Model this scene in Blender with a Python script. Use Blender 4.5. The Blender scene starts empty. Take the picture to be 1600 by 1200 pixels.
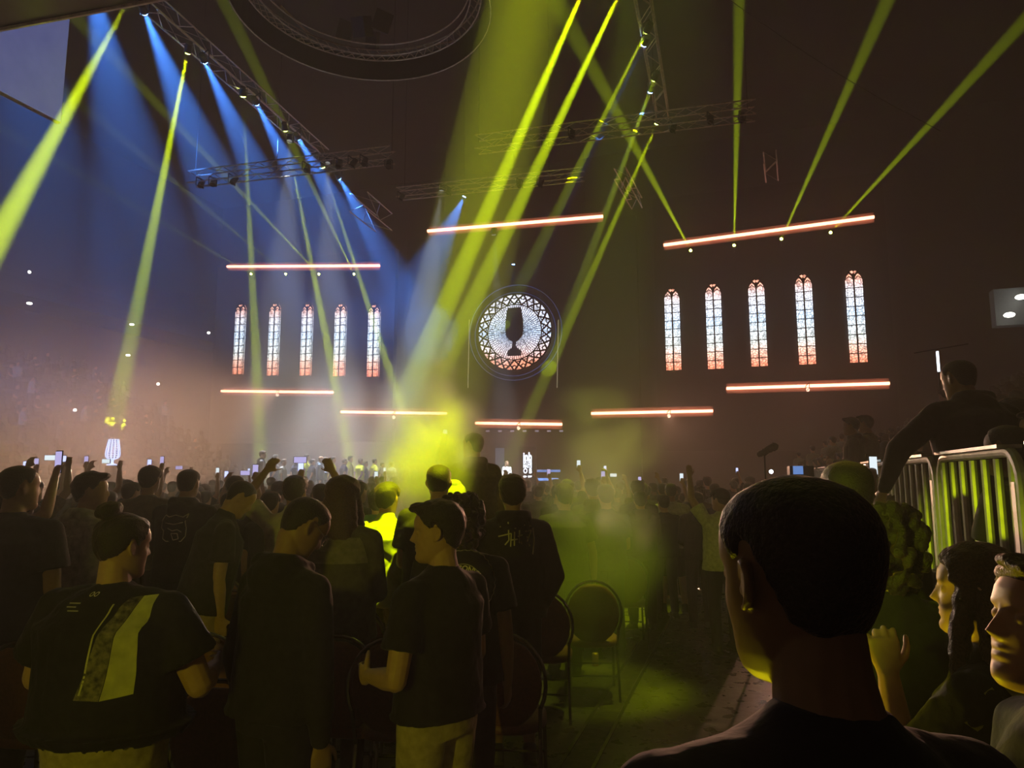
"""Arena concert seen from the floor: haze, stage lights, a standing crowd and a railed side stand."""
import bpy, math, random
from mathutils import Vector, Matrix
from mathutils.bvhtree import BVHTree
import numpy as np
S=bpy.context.scene; C=S.collection
random.seed(7); PI=math.pi
# ---------------------------------------------------------------- camera (world: +Y runs to the stage, metres)
F=1110.0; PIT=math.atan(145/1110.0); YAW=math.radians(18); CH=1.82
sy,cy_=math.sin(YAW),math.cos(YAW)
cam=bpy.data.cameras.new('camera'); co=bpy.data.objects.new('camera',cam); C.objects.link(co)
cam.sensor_width=36; cam.lens=F/1600*36; cam.clip_end=500; cam.clip_start=.02
co.location=(0,0,CH); co.rotation_euler=(PI/2+PIT,0,YAW); S.camera=co
S.view_settings.view_transform='Standard'; S.view_settings.look='None'; S.view_settings.exposure=0.0; S.view_settings.gamma=1
S.cycles.volume_bounces=0; S.cycles.max_bounces=4; S.cycles.diffuse_bounces=1; S.cycles.glossy_bounces=2; S.cycles.transparent_max_bounces=32
S.cycles.use_denoising=True; S.cycles.sample_clamp_indirect=3; S.cycles.caustics_reflective=False; S.cycles.caustics_refractive=False
# ---------------------------------------------------------------- the haze that fills the whole arena
HAZE=.0145
w=bpy.data.worlds.new('world'); S.world=w; w.use_nodes=True; nt=w.node_tree
nt.nodes['Background'].inputs[0].default_value=(.5,.4,.3,1); nt.nodes['Background'].inputs[1].default_value=0
vs=nt.nodes.new('ShaderNodeVolumeScatter'); vs.inputs['Density'].default_value=HAZE; vs.inputs['Anisotropy'].default_value=.05
nt.links.new(vs.outputs[0],nt.nodes['World Output'].inputs['Volume'])
def W(cx,cy,z=0): return Vector((cy_*cx-sy*cy, sy*cx+cy_*cy, z))
def ray(px,py):
    u=(px-800)/F; v=(600-py)/F
    d=W(u,math.cos(PIT)-v*math.sin(PIT)); d.z=math.sin(PIT)+v*math.cos(PIT); return d
EYE=Vector((0,0,CH))
def onY(px,py,Y): d=ray(px,py); return EYE+d*(Y/d.y)
def onX(px,py,X): d=ray(px,py); return EYE+d*(X/d.x)
def onZ(px,py,Z): d=ray(px,py); return EYE+d*((Z-CH)/d.z)
def onD(px,py,D): d=ray(px,py); return EYE+d*(D/(-sy*d.x+cy_*d.y))
# ---------------------------------------------------------------- lights: name, colour, power at the top so they can be tuned together
YG=(.62,.82,.0); BLUE=(.06,.26,1.); WARM=(1.,.42,.22); WHITE=(.85,.93,1.)
TRIM=15.5; WALLY=48.0
E_BEAM=235000.; E_BLUE=140000.; BAR_EMIT=9.5
E_BIG=15000.; E_WIDE=14000.; E_WASH=420.; E_KEY=5500.; E_BACK_FILL=36.; E_SIDE_FILL=50.; E_RAIL_FILL=150.; E_SMOKE=1500.
def spot(name,p,q,r1,col,E,r0=.05,lin=True,blend=.3):
    L=(q-p).length; l=bpy.data.lights.new(name,'SPOT'); o=bpy.data.objects.new(name,l); C.objects.link(o)
    l.shadow_soft_size=r0; l.spot_size=2*math.atan(r1/L); l.spot_blend=blend; l.color=col; l.energy=E
    o.location=p; o.rotation_euler=(q-p).to_track_quat('-Z','Y').to_euler()
    if lin:
        l.use_nodes=True; t=l.node_tree; em=[x for x in t.nodes if x.type=='EMISSION'][0]; lf=t.nodes.new('ShaderNodeLightFalloff'); lf.inputs[0].default_value=1
        t.links.new(lf.outputs['Linear'],em.inputs['Strength'])
    return o
# narrow yellow-green beams: (where the lamp is, where the beam goes to, half width there, strength)
GREEN=[ # left truss, pointing down
 (onZ(197,8,TRIM),onD(-30,420,13),.26,1.),(onZ(293,83,TRIM),onD(187,620,36),.50,1.1),(onZ(380,151,TRIM),onD(402,600,36),.30,.5),
 (onZ(446,204,TRIM),onD(512,540,40),.26,.7),(onZ(505,262,TRIM),onD(622,620,42),.30,.7)]
GUP=[ # lamps under the upper bars, pointing up over the crowd
 (onY(392,428,WALLY-.5),onD(60,235,32),.22,.25),(onY(446,428,WALLY-.5),onD(110,150,30),.25,.35),(onY(498,428,WALLY-.5),onD(205,120,30),.26,.8),(onY(553,428,WALLY-.5),onD(350,0,24),.30,.8),
 (onY(1079,391,WALLY-.5),onD(960,170,26),.24,1.),(onY(1147,383,WALLY-.5),onD(1156,-30,22),.24,1.2),(onY(1221,373,WALLY-.5),onD(1400,-30,20),.26,.9),(onY(1298,363,WALLY-.5),onD(1640,-10,20),.26,.8)]
GMID=[ # right truss, towards the set
 (onZ(1010,50,TRIM),onD(826,420,40),.45,.42),(onZ(1022,125,TRIM),onD(885,500,42),.42,.28),(onZ(968,-10,TRIM),onD(740,470,34),.50,.9),(onZ(918,-30,TRIM),onD(700,470,30),.5,.9),(onZ(1026,195,TRIM),onD(892,500,33),.24,.4)]
BLUES=[(onZ(226,20,TRIM),onD(380,400,40),2.6,1.),(onZ(320,96,TRIM),onD(470,420,42),2.2,1.),(onZ(401,162,TRIM),onD(545,440,44),2.0,1.),(onZ(466,216,TRIM),onD(585,420,45),1.8,.9),(onZ(530,278,TRIM),onD(640,470,46),1.8,.8),
 (onZ(138,-45,TRIM),onD(240,420,34),3.2,.5),(onZ(20,-120,TRIM),onD(80,420,26),3.,.3),(onY(725,308,40),onD(600,560,46),3.4,.32),(onY(802,414,47.),onY(801,470,47.2),.35,.02),(onZ(1006,70,TRIM),onD(815,460,42),.6,.25),(onZ(1016,143,TRIM),onD(880,500,43),.6,.2)]
# ---------------------------------------------------------------- mesh collecting
def V3(*a): return Vector(a)
class MB:
    def __init__(s): s.v=[]; s.f=[]; s.n=0
    def add(s,v,f):
        s.v.append(np.asarray(v,float).reshape(-1,3)); b=s.n
        s.f.extend([tuple(i+b for i in q) for q in f]); s.n+=len(s.v[-1])
    def arr(s): return np.vstack(s.v) if s.v else np.zeros((0,3))
    def xf(s,M):
        A=np.array(M)[:3,:3]; t=np.array(M)[:3,3]
        s.v=[x@A.T+t for x in s.v]; return s
    def merge(s,o,M=None):
        x=o.arr()
        if M is not None: A=np.array(M)[:3,:3]; x=x@A.T+np.array(M)[:3,3]
        s.add(x,o.f); return s
    def mesh(s,name):
        me=bpy.data.meshes.new(name); me.from_pydata(s.arr().tolist(),[],s.f); me.update(); return me
def tubefaces(k,n):
    f=[(r*n+i,r*n+(i+1)%n,(r+1)*n+(i+1)%n,(r+1)*n+i) for r in range(k-1) for i in range(n)]
    f.append(tuple(range(n))[::-1]); f.append(tuple(range((k-1)*n,k*n))); return f
def frame(d):
    z=np.array(d,float); z/=np.linalg.norm(z)+1e-12
    x=np.cross(z,[0,0,1.]) if abs(z[2])<.95 else np.cross(z,[0,1.,0])
    x/=np.linalg.norm(x); return x,np.cross(z,x),z
def cap(mb,p0,p1,r0,r1,n=12,flat=False,sx=1.,up=None):
    p0=np.array(p0,float); p1=np.array(p1,float); x,y,z=frame(p1-p0)
    if up is not None:
        y=np.array(up,float); y-=z*y.dot(z); y/=np.linalg.norm(y)+1e-9; x=np.cross(y,z)
    a=np.arange(n)*2*np.pi/n; ring=np.outer(np.cos(a)*sx,x)+np.outer(np.sin(a),y); R=[]
    if not flat:
        for t in (-80,-45,-15): R.append(p0+z*r0*math.sin(math.radians(t))+ring*r0*math.cos(math.radians(t)))
    R.append(p0+ring*r0); R.append(p1+ring*r1)
    if not flat:
        for t in (15,45,80): R.append(p1+z*r1*math.sin(math.radians(t))+ring*r1*math.cos(math.radians(t)))
    mb.add(np.vstack(R),tubefaces(len(R),n))
def ell(mb,c,r,M=None,n=16,k=11):
    a=np.arange(n)*2*np.pi/n; R=[]
    for j in range(1,k):
        t=-np.pi/2+np.pi*j/k; R.append(np.stack([np.cos(a)*np.cos(t)*r[0],np.sin(a)*np.cos(t)*r[1],np.full(n,np.sin(t)*r[2])],1))
    v=np.vstack(R)
    if M is not None: v=v@np.array(M)[:3,:3].T
    mb.add(v+np.array(c,float),tubefaces(k-1,n))
def loft(mb,rings,n=28,e=1.):
    a=np.arange(n)*2*np.pi/n; c,s=np.cos(a),np.sin(a); R=[]
    cx=np.sign(c)*np.abs(c)**e; sy_=np.sign(s)*np.abs(s)**e
    for (z,rx,ry,x0,y0) in rings: R.append(np.stack([x0+cx*rx,y0+sy_*ry,np.full(n,z)],1))
    mb.add(np.vstack(R),tubefaces(len(R),n))
def boxm(mb,a,b,bev=0):
    x0,y0,z0=a;x1,y1,z1=b
    v=[(x,y,z) for x in(x0,x1) for y in(y0,y1) for z in(z0,z1)]
    mb.add(v,[(0,1,3,2),(4,6,7,5),(0,4,5,1),(2,3,7,6),(0,2,6,4),(1,5,7,3)])
def smooth_me(me):
    me.polygons.foreach_set('use_smooth',[True]*len(me.polygons)); me.update(); return me
def remesh(mb,vox,it=3,name='m'):
    o=bpy.data.objects.new('t',mb.mesh('t')); C.objects.link(o)
    m=o.modifiers.new('r','REMESH'); m.mode='VOXEL'; m.voxel_size=vox
    if it: q=o.modifiers.new('s','SMOOTH'); q.factor=.5; q.iterations=it
    dg=bpy.context.evaluated_depsgraph_get(); me=bpy.data.meshes.new_from_object(o.evaluated_get(dg)); me.name=name
    old=o.data; bpy.data.objects.remove(o); bpy.data.meshes.remove(old); return smooth_me(me)
def getv(me):
    a=np.empty(len(me.vertices)*3); me.vertices.foreach_get('co',a); return a.reshape(-1,3)
def getn(me):
    a=np.empty(len(me.vertices)*3); me.vertex_normals.foreach_get('vector',a); return a.reshape(-1,3)
def setv(me,v): me.vertices.foreach_set('co',v.ravel()); me.update(); return me
def fold(me,amp,seed,zs=1.):
    r=np.random.RandomState(seed); v=getv(me); d=np.zeros(len(v))
    for k in range(6):
        w=r.normal(size=3)*np.array([22,22,11*zs]); ph=r.rand()*6; w2=r.normal(size=3)*14
        d+=np.abs(np.sin(v@w+ph+1.6*np.sin(v@w2)))**.7*r.uniform(.5,1)
    d=(d-d.mean())/3
    return setv(me,v+getn(me)*(d*amp)[:,None])
def lumpy(me,amp,fr,seed):
    r=np.random.RandomState(seed); v=getv(me); d=np.zeros(len(v))
    for k in range(7): d+=np.sin(v@(r.normal(size=3)*fr)+r.rand()*6)
    return setv(me,v+getn(me)*(d*amp/3)[:,None])
# ---------------------------------------------------------------- head
ZP=[-.118,-.112,-.10,-.08,-.06,-.04,-.02,0,.02,.04,.06,.08,.10,.113,.119]
FR=[.055,.080,.090,.092,.089,.089,.088,.088,.086,.092,.089,.078,.054,.026,.006]
BK=[.03,.012,-.005,-.03,-.055,-.072,-.084,-.092,-.098,-.101,-.099,-.090,-.070,-.042,-.012]
WD=[.014,.030,.042,.053,.060,.065,.069,.072,.0745,.0765,.0765,.072,.058,.036,.010]
def headsurf(nz=64,na=80,off=0.,mask=None,detail=True):
    zs=np.interp(np.linspace(0,1,nz),np.linspace(0,1,len(ZP)),ZP); a=np.arange(na)*2*np.pi/na
    Z,A=np.meshgrid(zs,a,indexing='ij')
    fr=np.interp(Z,ZP,FR); bk=np.interp(Z,ZP,BK); wd=np.interp(Z,ZP,WD)
    c=np.cos(A); s=np.sin(A); yc=(fr+bk)/2*.35
    y=np.where(c>0,yc+(fr-yc)*np.abs(c)**.9,yc-(yc-bk)*np.abs(c)**.95); x=wd*np.sign(s)*np.abs(s)**.88
    if detail:
        f=(c>0)
        na_=np.interp(Z,[-.034,-.028,-.02,.0,.02,.032],[0,.017,.027,.015,.006,0]); nw=np.interp(Z,[-.03,-.02,.03],[.0145,.013,.008])
        y+=f*na_*np.exp(-(x/nw)**2)
        for sx in(-1,1):
            y-=f*.013*np.exp(-((x-sx*.033)/.016)**2-((Z-.010)/.011)**2)
            y+=f*.006*np.exp(-((x-sx*.034)/.02)**2-((Z-.030)/.007)**2)
            y+=f*.004*np.exp(-((x-sx*.042)/.018)**2-((Z+.022)/.016)**2)
        y+=f*.006*np.exp(-(x/.022)**2)*(np.exp(-((Z+.047)/.0045)**2)+.9*np.exp(-((Z+.059)/.005)**2))
        y-=f*.007*np.exp(-(x/.03)**2)*np.exp(-((Z+.053)/.0022)**2); y-=f*.004*np.exp(-(x/.026)**2-((Z+.073)/.006)**2); y+=f*.004*np.exp(-(x/.018)**2-((Z+.092)/.012)**2)
    if mask is not None:
        m=mask(A,Z); rad=np.sqrt(x*x+(y-yc)**2)+1e-6; d=-.016+m*(off+.016)
        zc=.03; L=np.sqrt(rad**2+(Z-zc)**2)
        x+=x/L*d; y+=(y-yc)/L*d; Z=Z+(Z-zc)/L*d
    v=np.stack([x,y,Z],2).reshape(-1,3); return v,tubefaces(nz,na)
def head(mb,M,ears=True,close=False):
    h=MB(); v,f=headsurf(); h.add(v,f)
    for s in(-1,1):
        ell(h,(s*.033,.071,.010),(.0125,.0125,.0115),n=12,k=8)
        if ears:
            pts=[(a_,b_+.002,c_*.86) for a_,b_,c_ in [(.070,.006,-.022),(.078,.004,-.028),(.084,-.004,-.026),(.089,-.015,-.012),(.093,-.021,.004),(.093,-.021,.018),(.090,-.013,.029),(.083,-.002,.031),(.076,.006,.024),(.072,.009,.012)]]
            if close:
                for a,b in zip(pts,pts[1:]): cap(h,(s*a[0],a[1],a[2]),(s*b[0],b[1],b[2]),.0042,.0042,8)
                ell(h,(s*.082,-.007,.004),(.0065,.019,.026),Matrix.Rotation(s*.6,3,'Z'),14,9); ell(h,(s*.078,.004,-.004),(.006,.006,.008),n=8,k=6)
            else: ell(h,(s*.079,-.005,.002),(.008,.02,.032),Matrix.Rotation(s*.55,3,'Z'),10,7)
    mb.merge(h,M)
def hairmask(front=.072,side=.02,back=-.06,soft=.012):
    def m(A,Z):
        t=np.abs((A+np.pi)%(2*np.pi)-np.pi)*180/np.pi
        zl=np.interp(t,[0,25,50,66,78,90,103,120,180],[front,front,front-.008,side+.014,side-.014,side+.018,side-.025,(side+2*back)/3,back])
        q=np.clip((Z-zl)/soft,0,1); return q*q*(3-2*q)
    return m
# ---------------------------------------------------------------- hands
def hand(mb,w,a,nrm,side,curl=.5,sc=1.,spread=.06):
    """w wrist, a pointing axis, nrm palm normal, side=+1 when the thumb lies towards cross(a,nrm)"""
    a=np.array(a,float); a/=np.linalg.norm(a); nrm=np.array(nrm,float); nrm-=a*a.dot(nrm); nrm/=np.linalg.norm(nrm)+1e-9
    s=np.cross(a,nrm)*side; w=np.array(w,float)
    M=np.stack([s,nrm,a],1)
    p=MB(); loft(p,[(-.012,.026,.019,0,0),(.015,.030,.019,0,0),(.05,.041,.0155,0,0),(.085,.043,.013,0,0),(.094,.038,.010,0,0)],14)
    mb.merge(p,Matrix(((*(M[0]*sc),w[0]),(*(M[1]*sc),w[1]),(*(M[2]*sc),w[2]),(0,0,0,1))))
    ln=[.070,.078,.072,.056]; rr=[.0088,.009,.0085,.0075]
    for i in range(4):
        x0=(1-i*.667)*.031; q=w+(s*x0+a*(.088-.004*abs(i-1)))*sc; ang=curl*(.55+.05*i); sp=(1-i*.667)*spread
        for j,(l,k) in enumerate(((.46,1),(.3,1.25),(.24,.8))):
            d=(a*math.cos(ang)+nrm*math.sin(ang))*math.cos(sp)+s*math.sin(sp); e=q+d*ln[i]*l*sc
            cap(mb,q,e,rr[i]*(1-.1*j)*sc,rr[i]*(.93-.1*j)*sc,8); q=e; ang+=curl*1.15*k
    q=w+(s*.024+a*.022)*sc; d=s*.75+a*.62+nrm*.3*(1+curl)
    for j,l in enumerate((.042,.034,.028)):
        d/=np.linalg.norm(d); e=q+d*l*sc; cap(mb,q,e,(.0135-.0022*j)*sc,(.0118-.0022*j)*sc,8); q=e; d=d+a*.35+nrm*.25*curl-s*.15
# ---------------------------------------------------------------- person
ARMS={'down':((.14,.0,-1),(.03,.16,-1)),'rest':((.2,-.08,-1),(-.08,.3,-1)),'pocket':((.3,-.18,-1),(-.32,.30,-.85)),
 'front':((.12,.12,-1),(-.5,.9,.12)),'lap':((.1,.2,-1),(-.35,.8,-.35)),'phone':((.1,.75,-.35),(-.22,.45,1)),'high':((.28,.5,.75),(-.2,.25,1)),
 'up':((.5,.2,.85),(-.35,.15,1)),'hoop':((.75,.15,.75),(-.75,.1,.8)),'fold':((.15,.15,-1),(-.9,.45,.15)),'face':((.2,.45,-1),(-.25,.5,1)),
 'lean':((.45,.35,-1),(.2,.4,-1)),'back':((.2,-.25,-1),(-.55,-.25,-.8)),'clap':((.1,.35,-.9),(-.45,.7,.55))}
def rotm(p=0,r=0,y=0): return Matrix.Rotation(y,4,'Z')@Matrix.Rotation(p,4,'X')@Matrix.Rotation(r,4,'Y')
def person(vox=.014,hvox=None,bulk=1.,lean=(0,0,0),hd=(0,0,0),aL='down',aR='down',top='tee',leg='trousers',hair='short',hoff=None,
           stance=.1,stride=0.,sit=False,seed=1,close=False,curl=.5,build=1.,hem=.86,loose=1.,neckf=0.,foldamp=None,lite=False):
    """Returns {part: mesh}, head matrix. Person 1.75 m tall at the origin facing +Y."""
    R=math.radians; B=MB(); b=bulk
    hipz=.93; T=Matrix.Translation((0,0,.98))@rotm(R(-lean[0]),R(lean[1]),R(lean[2]))@Matrix.Translation((0,0,-.98))
    if sit:
        T=Matrix.Translation((0,-.0,-.48))@T; hipz=.45
    tp=lambda x,y,z: np.array(T@Vector((x,y,z)))
    td=lambda d: np.array(T.to_3x3()@Vector(d))
    # torso
    t=MB(); loft(t,[(.90,.15*b,.10*b,0,0),(.97,.165*b,.112*b,0,-.005),(1.07,.145*b,.105*b,0,0),(1.18,.15*b,.108*b,0,0),(1.30,.165*b,.112*b,0,-.005),(1.39,.165*b,.10*b,0,-.01),(1.44,.12,.07,0,-.012),(1.47,.065,.06,0,-.012)],20)
    B.merge(t,T)
    nb=tp(0,-.012,1.44); hc=tp(0,.02+neckf,1.612); HM=Matrix.Translation(Vector(hc))@T.to_quaternion().to_matrix().to_4x4()@rotm(R(hd[1]),R(hd[2]),R(hd[0]))
    nk=np.array(HM@Vector((0,-.022,-.055))); cap(B,nb,nk,.057*(.6+.4*b),.051,14)
    cap(B,tp(0,-.03,1.43),nk,.06,.045,12)
    head(B,HM,close=close)
    arms={}
    for s,a in((-1,aL),(1,aR)):
        A=ARMS[a] if isinstance(a,str) else a
        sh=tp(s*.182*(.45+.55*b),-.01,1.385); u=td((s*A[0][0],A[0][1],A[0][2])); u/=np.linalg.norm(u); f=td((s*A[1][0],A[1][1],A[1][2])); f/=np.linalg.norm(f)
        el=sh+u*.29; wr=el+f*.255; arms[s]=(sh,el,wr,f)
        cap(B,sh,el,.052*(.4+.6*b),.041*(.5+.5*b),12); m=el+f*.08; cap(B,el,m,.040,.042*(.5+.5*b),12); cap(B,m,wr,.042*(.5+.5*b),.027,12)
        n=np.array(A[2]) if len(A)>2 else None
        if n is None:
            n=td((-s,.25,0)) if f[2]<.3 else td((0,1,0))
            if abs(np.dot(n/np.linalg.norm(n),f))>.9: n=td((0,.3,-1))
        else: n=td((s*n[0],n[1],n[2]))
        # thumb towards the front when hanging, towards the head's side when raised
        an=f/np.linalg.norm(f); want=td((0,1,0)) if f[2]<.3 else td((-s,0,.2))
        sd=1 if np.dot(np.cross(an,n),want)>0 else -1
        hand(B,wr,f,n,sd,curl)
    legs={}
    for s in(-1,1):
        hp=np.array((s*.088,0,hipz))
        if sit: kn=np.array((s*.12,.44,.48)); an=np.array((s*.13,.42,.09))
        else: kn=np.array((s*(.05+stance*.5),.03+stride*s*.35,.50)); an=np.array((s*stance,-.02+stride*s,.085))
        legs[s]=(hp,kn,an); cap(B,hp,kn,.085*b,.055,12); m=kn+(an-kn)*.3; cap(B,kn,m,.054,.056,12); cap(B,m,an,.056,.036,12)
        cap(B,an+[0,-.015,-.045],an+[s*.01,.13,-.055],.036,.028,10)
    out={'body':remesh(B,hvox or vox,2 if vox<.02 else 1,'person_body')}
    # garments
    L=loose; g=MB(); t=MB(); lo=.02*L
    sh_=[(1.492,.060,.058,0,-.014),(1.475,.076,.070,0,-.014),(1.452,.115*(.5+.5*b),.08*b,0,-.014),(1.425,.155*(.4+.6*b),.097*b,0,-.012),(1.39,.175*(.4+.6*b),.108*b,0,-.01),(1.34,.178*b+lo,.116*b+lo,0,-.008),(1.2,.168*b+lo,.118*b+lo,0,0),(1.06,.168*b+lo*1.2,.118*b+lo*1.2,0,0),(.95,.176*b+lo*1.1,.122*b+lo*1.1,0,0),(hem,.185*b+lo*1.2+max(0,hem-.88)*.12,.13*b+lo*1.1+max(0,hem-.88)*.2,0,0)]
    if top=='dress': sh_.append((.7,.2*b,.15*b,0,0))
    loft(t,sh_,26); g.merge(t,T)
    if top in('hoodie','jacket'):
        t=MB(); cap(t,(-.07,-.075,1.475),(.07,-.075,1.475),.045,.045,10); cap(t,(-.085,-.05,1.485),(-.06,.05,1.46),.035,.03,10); cap(t,(.085,-.05,1.485),(.06,.05,1.46),.035,.03,10); ell(t,(0,-.105,1.42),(.10,.05,.07)); g.merge(t,T)
        t=MB(); cap(t,(-.1*b,0,hem+.02),(.1*b,0,hem+.02),.1*b,.1*b,14,sx=.3,up=(0,1,0))
    if top=='polo' or top=='jersey':
        t=MB(); cap(t,(0,-.018,1.47),(0,-.01,1.515),.07,.062,16,flat=True); g.merge(t,T)
    for s in(-1,1):
        sh,el,wr,f=arms[s]; sh0=tp(s*.09,-.012,1.40)
        k=(el-sh)
        if top in('tee','polo','jersey','dress'):
            e=sh+k*.66; r1=.060*b+.012*L; cap(g,sh0,sh,.066*(.5+.5*b),.062*(.4+.6*b),12); cap(g,sh,e,.062*(.4+.6*b)+.002,r1,14,flat=True); ell(g,sh,(.062*(.4+.6*b)+.002,)*3)
        elif top!='vest':
            cap(g,sh0,sh,.072*(.5+.5*b),.067*(.4+.6*b),12); cap(g,sh,el,.067*(.4+.6*b),.058*(.5+.5*b),14); cap(g,el,el+f*.13,.058*(.5+.5*b),.052,14); cap(g,el+f*.13,wr-f*.012,.052,.037,14)
    v2=max(vox,.009)
    me=remesh(g,v2,4 if vox<.02 else 2,'top'); fold(me,foldamp if foldamp is not None else .006,seed); out['top']=me
    g=MB()
    if leg!='none':
        t=MB(); loft(t,[(.86,.15*b,.12*b,0,0),(.94,.168*b,.125*b,0,0),(1.0,.16*b,.12*b,0,0)],22)
        g.merge(t,T if not sit else Matrix.Translation((0,0,-.48)))
        for s in(-1,1):
            hp,kn,an=legs[s]
            if leg=='shorts': e=kn+[0,0,-.02]; cap(g,hp+[0,0,-.02],e,.098*b,.082*b,16,flat=True); ell(g,hp,(.1*b,.105*b,.1))
            else:
                cap(g,hp,kn,.1*b,.070,14)
                cap(g,kn,an+[0,0,.02],.070,.060,14)
        me=remesh(g,v2,3 if vox<.02 else 1,'trousers'); fold(me,.004,seed+5,.5); out['bottom']=me
    if not lite:
        g=MB()
        for s in(-1,1):
            hp,kn,an=legs[s]
            cap(g,an+[0,-.03,-.04],an+[s*.012,.15,-.05],.044,.034,14,sx=1.); cap(g,an+[0,-.01,.0],an+[0,-.01,-.04],.045,.045,12)
            boxm(g,an+[-.045,-.075,-.085],an+[.045,.17,-.062])
        out['shoes']=remesh(g,max(vox,.01),2,'shoes')
    # hair
    g=MB(); o=hoff
    if hair not in('none','bald'):
        st={'short':(hairmask(back=-.075),.016),'crop':(hairmask(.075,.02,-.085,.02),.007),'curly':(hairmask(.065,.0,-.07),.02),'long':(hairmask(.07,-.01,-.08),.018),'bun':(hairmask(.074,.012,-.06,.01),.010),'swept':(hairmask(.07,.02,-.06),.022),'cap':(hairmask(.07,.0,-.06),.010),'beanie':(hairmask(.05,.02,-.03),.012)}[hair]
        v,f=headsurf(36,48,o if o is not None else st[1],st[0],detail=False); g.add(v,f)
        rs=np.random.RandomState(seed+9)
        if hair in('swept','short'):
            for k in range(9 if hair=='swept' else 5): x=-.05+.1*k/8; cap(g,(x,.02,.115-.25*x*x*10*.1),(x*1.1,.092,.105+rs.uniform(-.01,.012)),.017,.012,8)
        if hair=='curly':
            for k in range(150):
                t=rs.uniform(0,2*np.pi); z=rs.uniform(-.12,.13); rr=np.sqrt(max(.02,1-((z-.01)/.15)**2)); y=-.02-.125*rr*math.cos(t); x=.11*rr*math.sin(t)
                if y>.03 and z<.07: continue
                q=rs.uniform(.013,.024); ell(g,(x,y,z),(q,q,q*1.1),n=8,k=6)
        if hair=='long':
            t=MB(); loft(t,[(-.36,.08,.018,0,-.095),(-.30,.115,.035,0,-.10),(-.2,.12,.05,0,-.085),(-.1,.105,.062,0,-.062),(0,.09,.07,0,-.04),(.07,.07,.06,0,-.03)],24); g.merge(t)
            for s in(-1,1): cap(g,(s*.072,.015,.05),(s*.088,.04,-.10),.026,.028,10); cap(g,(s*.088,.04,-.10),(s*.10,.05,-.24),.028,.022,10); cap(g,(s*.07,-.03,.0),(s*.10,-.04,-.22),.035,.035,10)
        if hair=='bun': ell(g,(-.012,-.07,.135),(.042,.05,.034),Matrix.Rotation(.35,3,'X'),14,10); cap(g,(0,-.06,.1),(-.01,-.07,.13),.03,.03,10)
        me=remesh(g,.004 if close else max(.007,vox*.7),2,'hair'); me.transform(HM)
        if hair in('curly','swept','short','long','bun') and vox<.02: lumpy(me,.0022 if hair!='curly' else .005,90,seed)
        out['hair']=me
        if hair in('cap','beanie'):
            g=MB()
            v,f=headsurf(30,40,.02,hairmask(.045,.04,.0,.01) if hair=='cap' else hairmask(.04,.03,-.035,.012),detail=False); g.add(v,f)
            if hair=='cap': t=MB(); loft(t,[(.044,.075,.075,0,.075),(.052,.075,.075,0,.08)],24); g.merge(t,Matrix.Rotation(-.12,4,'X'))
            else:
                ell(g,(0,-.02,.12),(.06,.075,.04))
            me=remesh(g,.006 if vox<.02 else vox*.7,2,'hat'); me.transform(HM); out['hat']=me
    return out,HM,arms
# ---------------------------------------------------------------- materials
MC={}
def mat(n,col,r=.7,metal=0.,var=.15,sc=20.,bump=0.,spec=.5,emit=None,es=0.):
    if n in MC: return MC[n]
    m=bpy.data.materials.new(n); m.use_nodes=True; t=m.node_tree; b=t.nodes['Principled BSDF']; MC[n]=m
    b.inputs['Roughness'].default_value=r; b.inputs['Metallic'].default_value=metal; b.inputs['Specular IOR Level'].default_value=spec
    tc=t.nodes.new('ShaderNodeTexCoord'); nz=t.nodes.new('ShaderNodeTexNoise'); nz.inputs['Scale'].default_value=sc; nz.inputs['Detail'].default_value=3
    t.links.new(tc.outputs['Object'],nz.inputs['Vector']); cr=t.nodes.new('ShaderNodeValToRGB'); t.links.new(nz.outputs['Fac'],cr.inputs[0])
    cr.color_ramp.elements[0].position=.3; cr.color_ramp.elements[1].position=.7
    cr.color_ramp.elements[0].color=(*[c*(1-var) for c in col],1); cr.color_ramp.elements[1].color=(*[min(1,c*(1+var)) for c in col],1)
    t.links.new(cr.outputs[0],b.inputs['Base Color'])
    if bump: bp=t.nodes.new('ShaderNodeBump'); bp.inputs['Strength'].default_value=bump; bp.inputs['Distance'].default_value=.01; t.links.new(nz.outputs['Fac'],bp.inputs['Height']); t.links.new(bp.outputs[0],b.inputs['Normal'])
    if emit: b.inputs['Emission Color'].default_value=(*emit,1); b.inputs['Emission Strength'].default_value=es
    return m
def emis(n,col,s,sample=True):
    if n in MC: return MC[n]
    m=bpy.data.materials.new(n); m.use_nodes=True; t=m.node_tree; t.nodes.clear(); MC[n]=m
    e=t.nodes.new('ShaderNodeEmission'); o=t.nodes.new('ShaderNodeOutputMaterial'); e.inputs[0].default_value=(*col,1); e.inputs[1].default_value=s
    t.links.new(e.outputs[0],o.inputs[0])
    if not sample: m.cycles.emission_sampling='NONE'
    return m
def cloth(n,col,r=.85):
    m=mat('cloth_'+n,col,r,0,.2,30,.35,.25); b=m.node_tree.nodes['Principled BSDF']; b.inputs['Sheen Weight'].default_value=.08; b.inputs['Sheen Roughness'].default_value=.35; return m
BLK=cloth('black',(.018,.017,.017)); DRK=cloth('dark',(.035,.032,.03)); GRY=cloth('grey',(.16,.15,.145)); LGT=cloth('light',(.42,.38,.34)); OLV=cloth('olive',(.22,.22,.12)); KHA=cloth('khaki',(.42,.34,.2))
NAV=cloth('navy',(.03,.04,.08)); BRN=cloth('brown',(.1,.07,.05)); YEL=cloth('yellow',(.75,.8,.05)); WHT=cloth('white',(.7,.7,.68)); RED=cloth('red',(.5,.08,.05)); GRN=cloth('green',(.05,.14,.07)); STR=cloth('lime',(.6,.62,.4)); SLT=cloth('slate',(.2,.22,.27)); ORG=cloth('orange',(.6,.2,.08))
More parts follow.
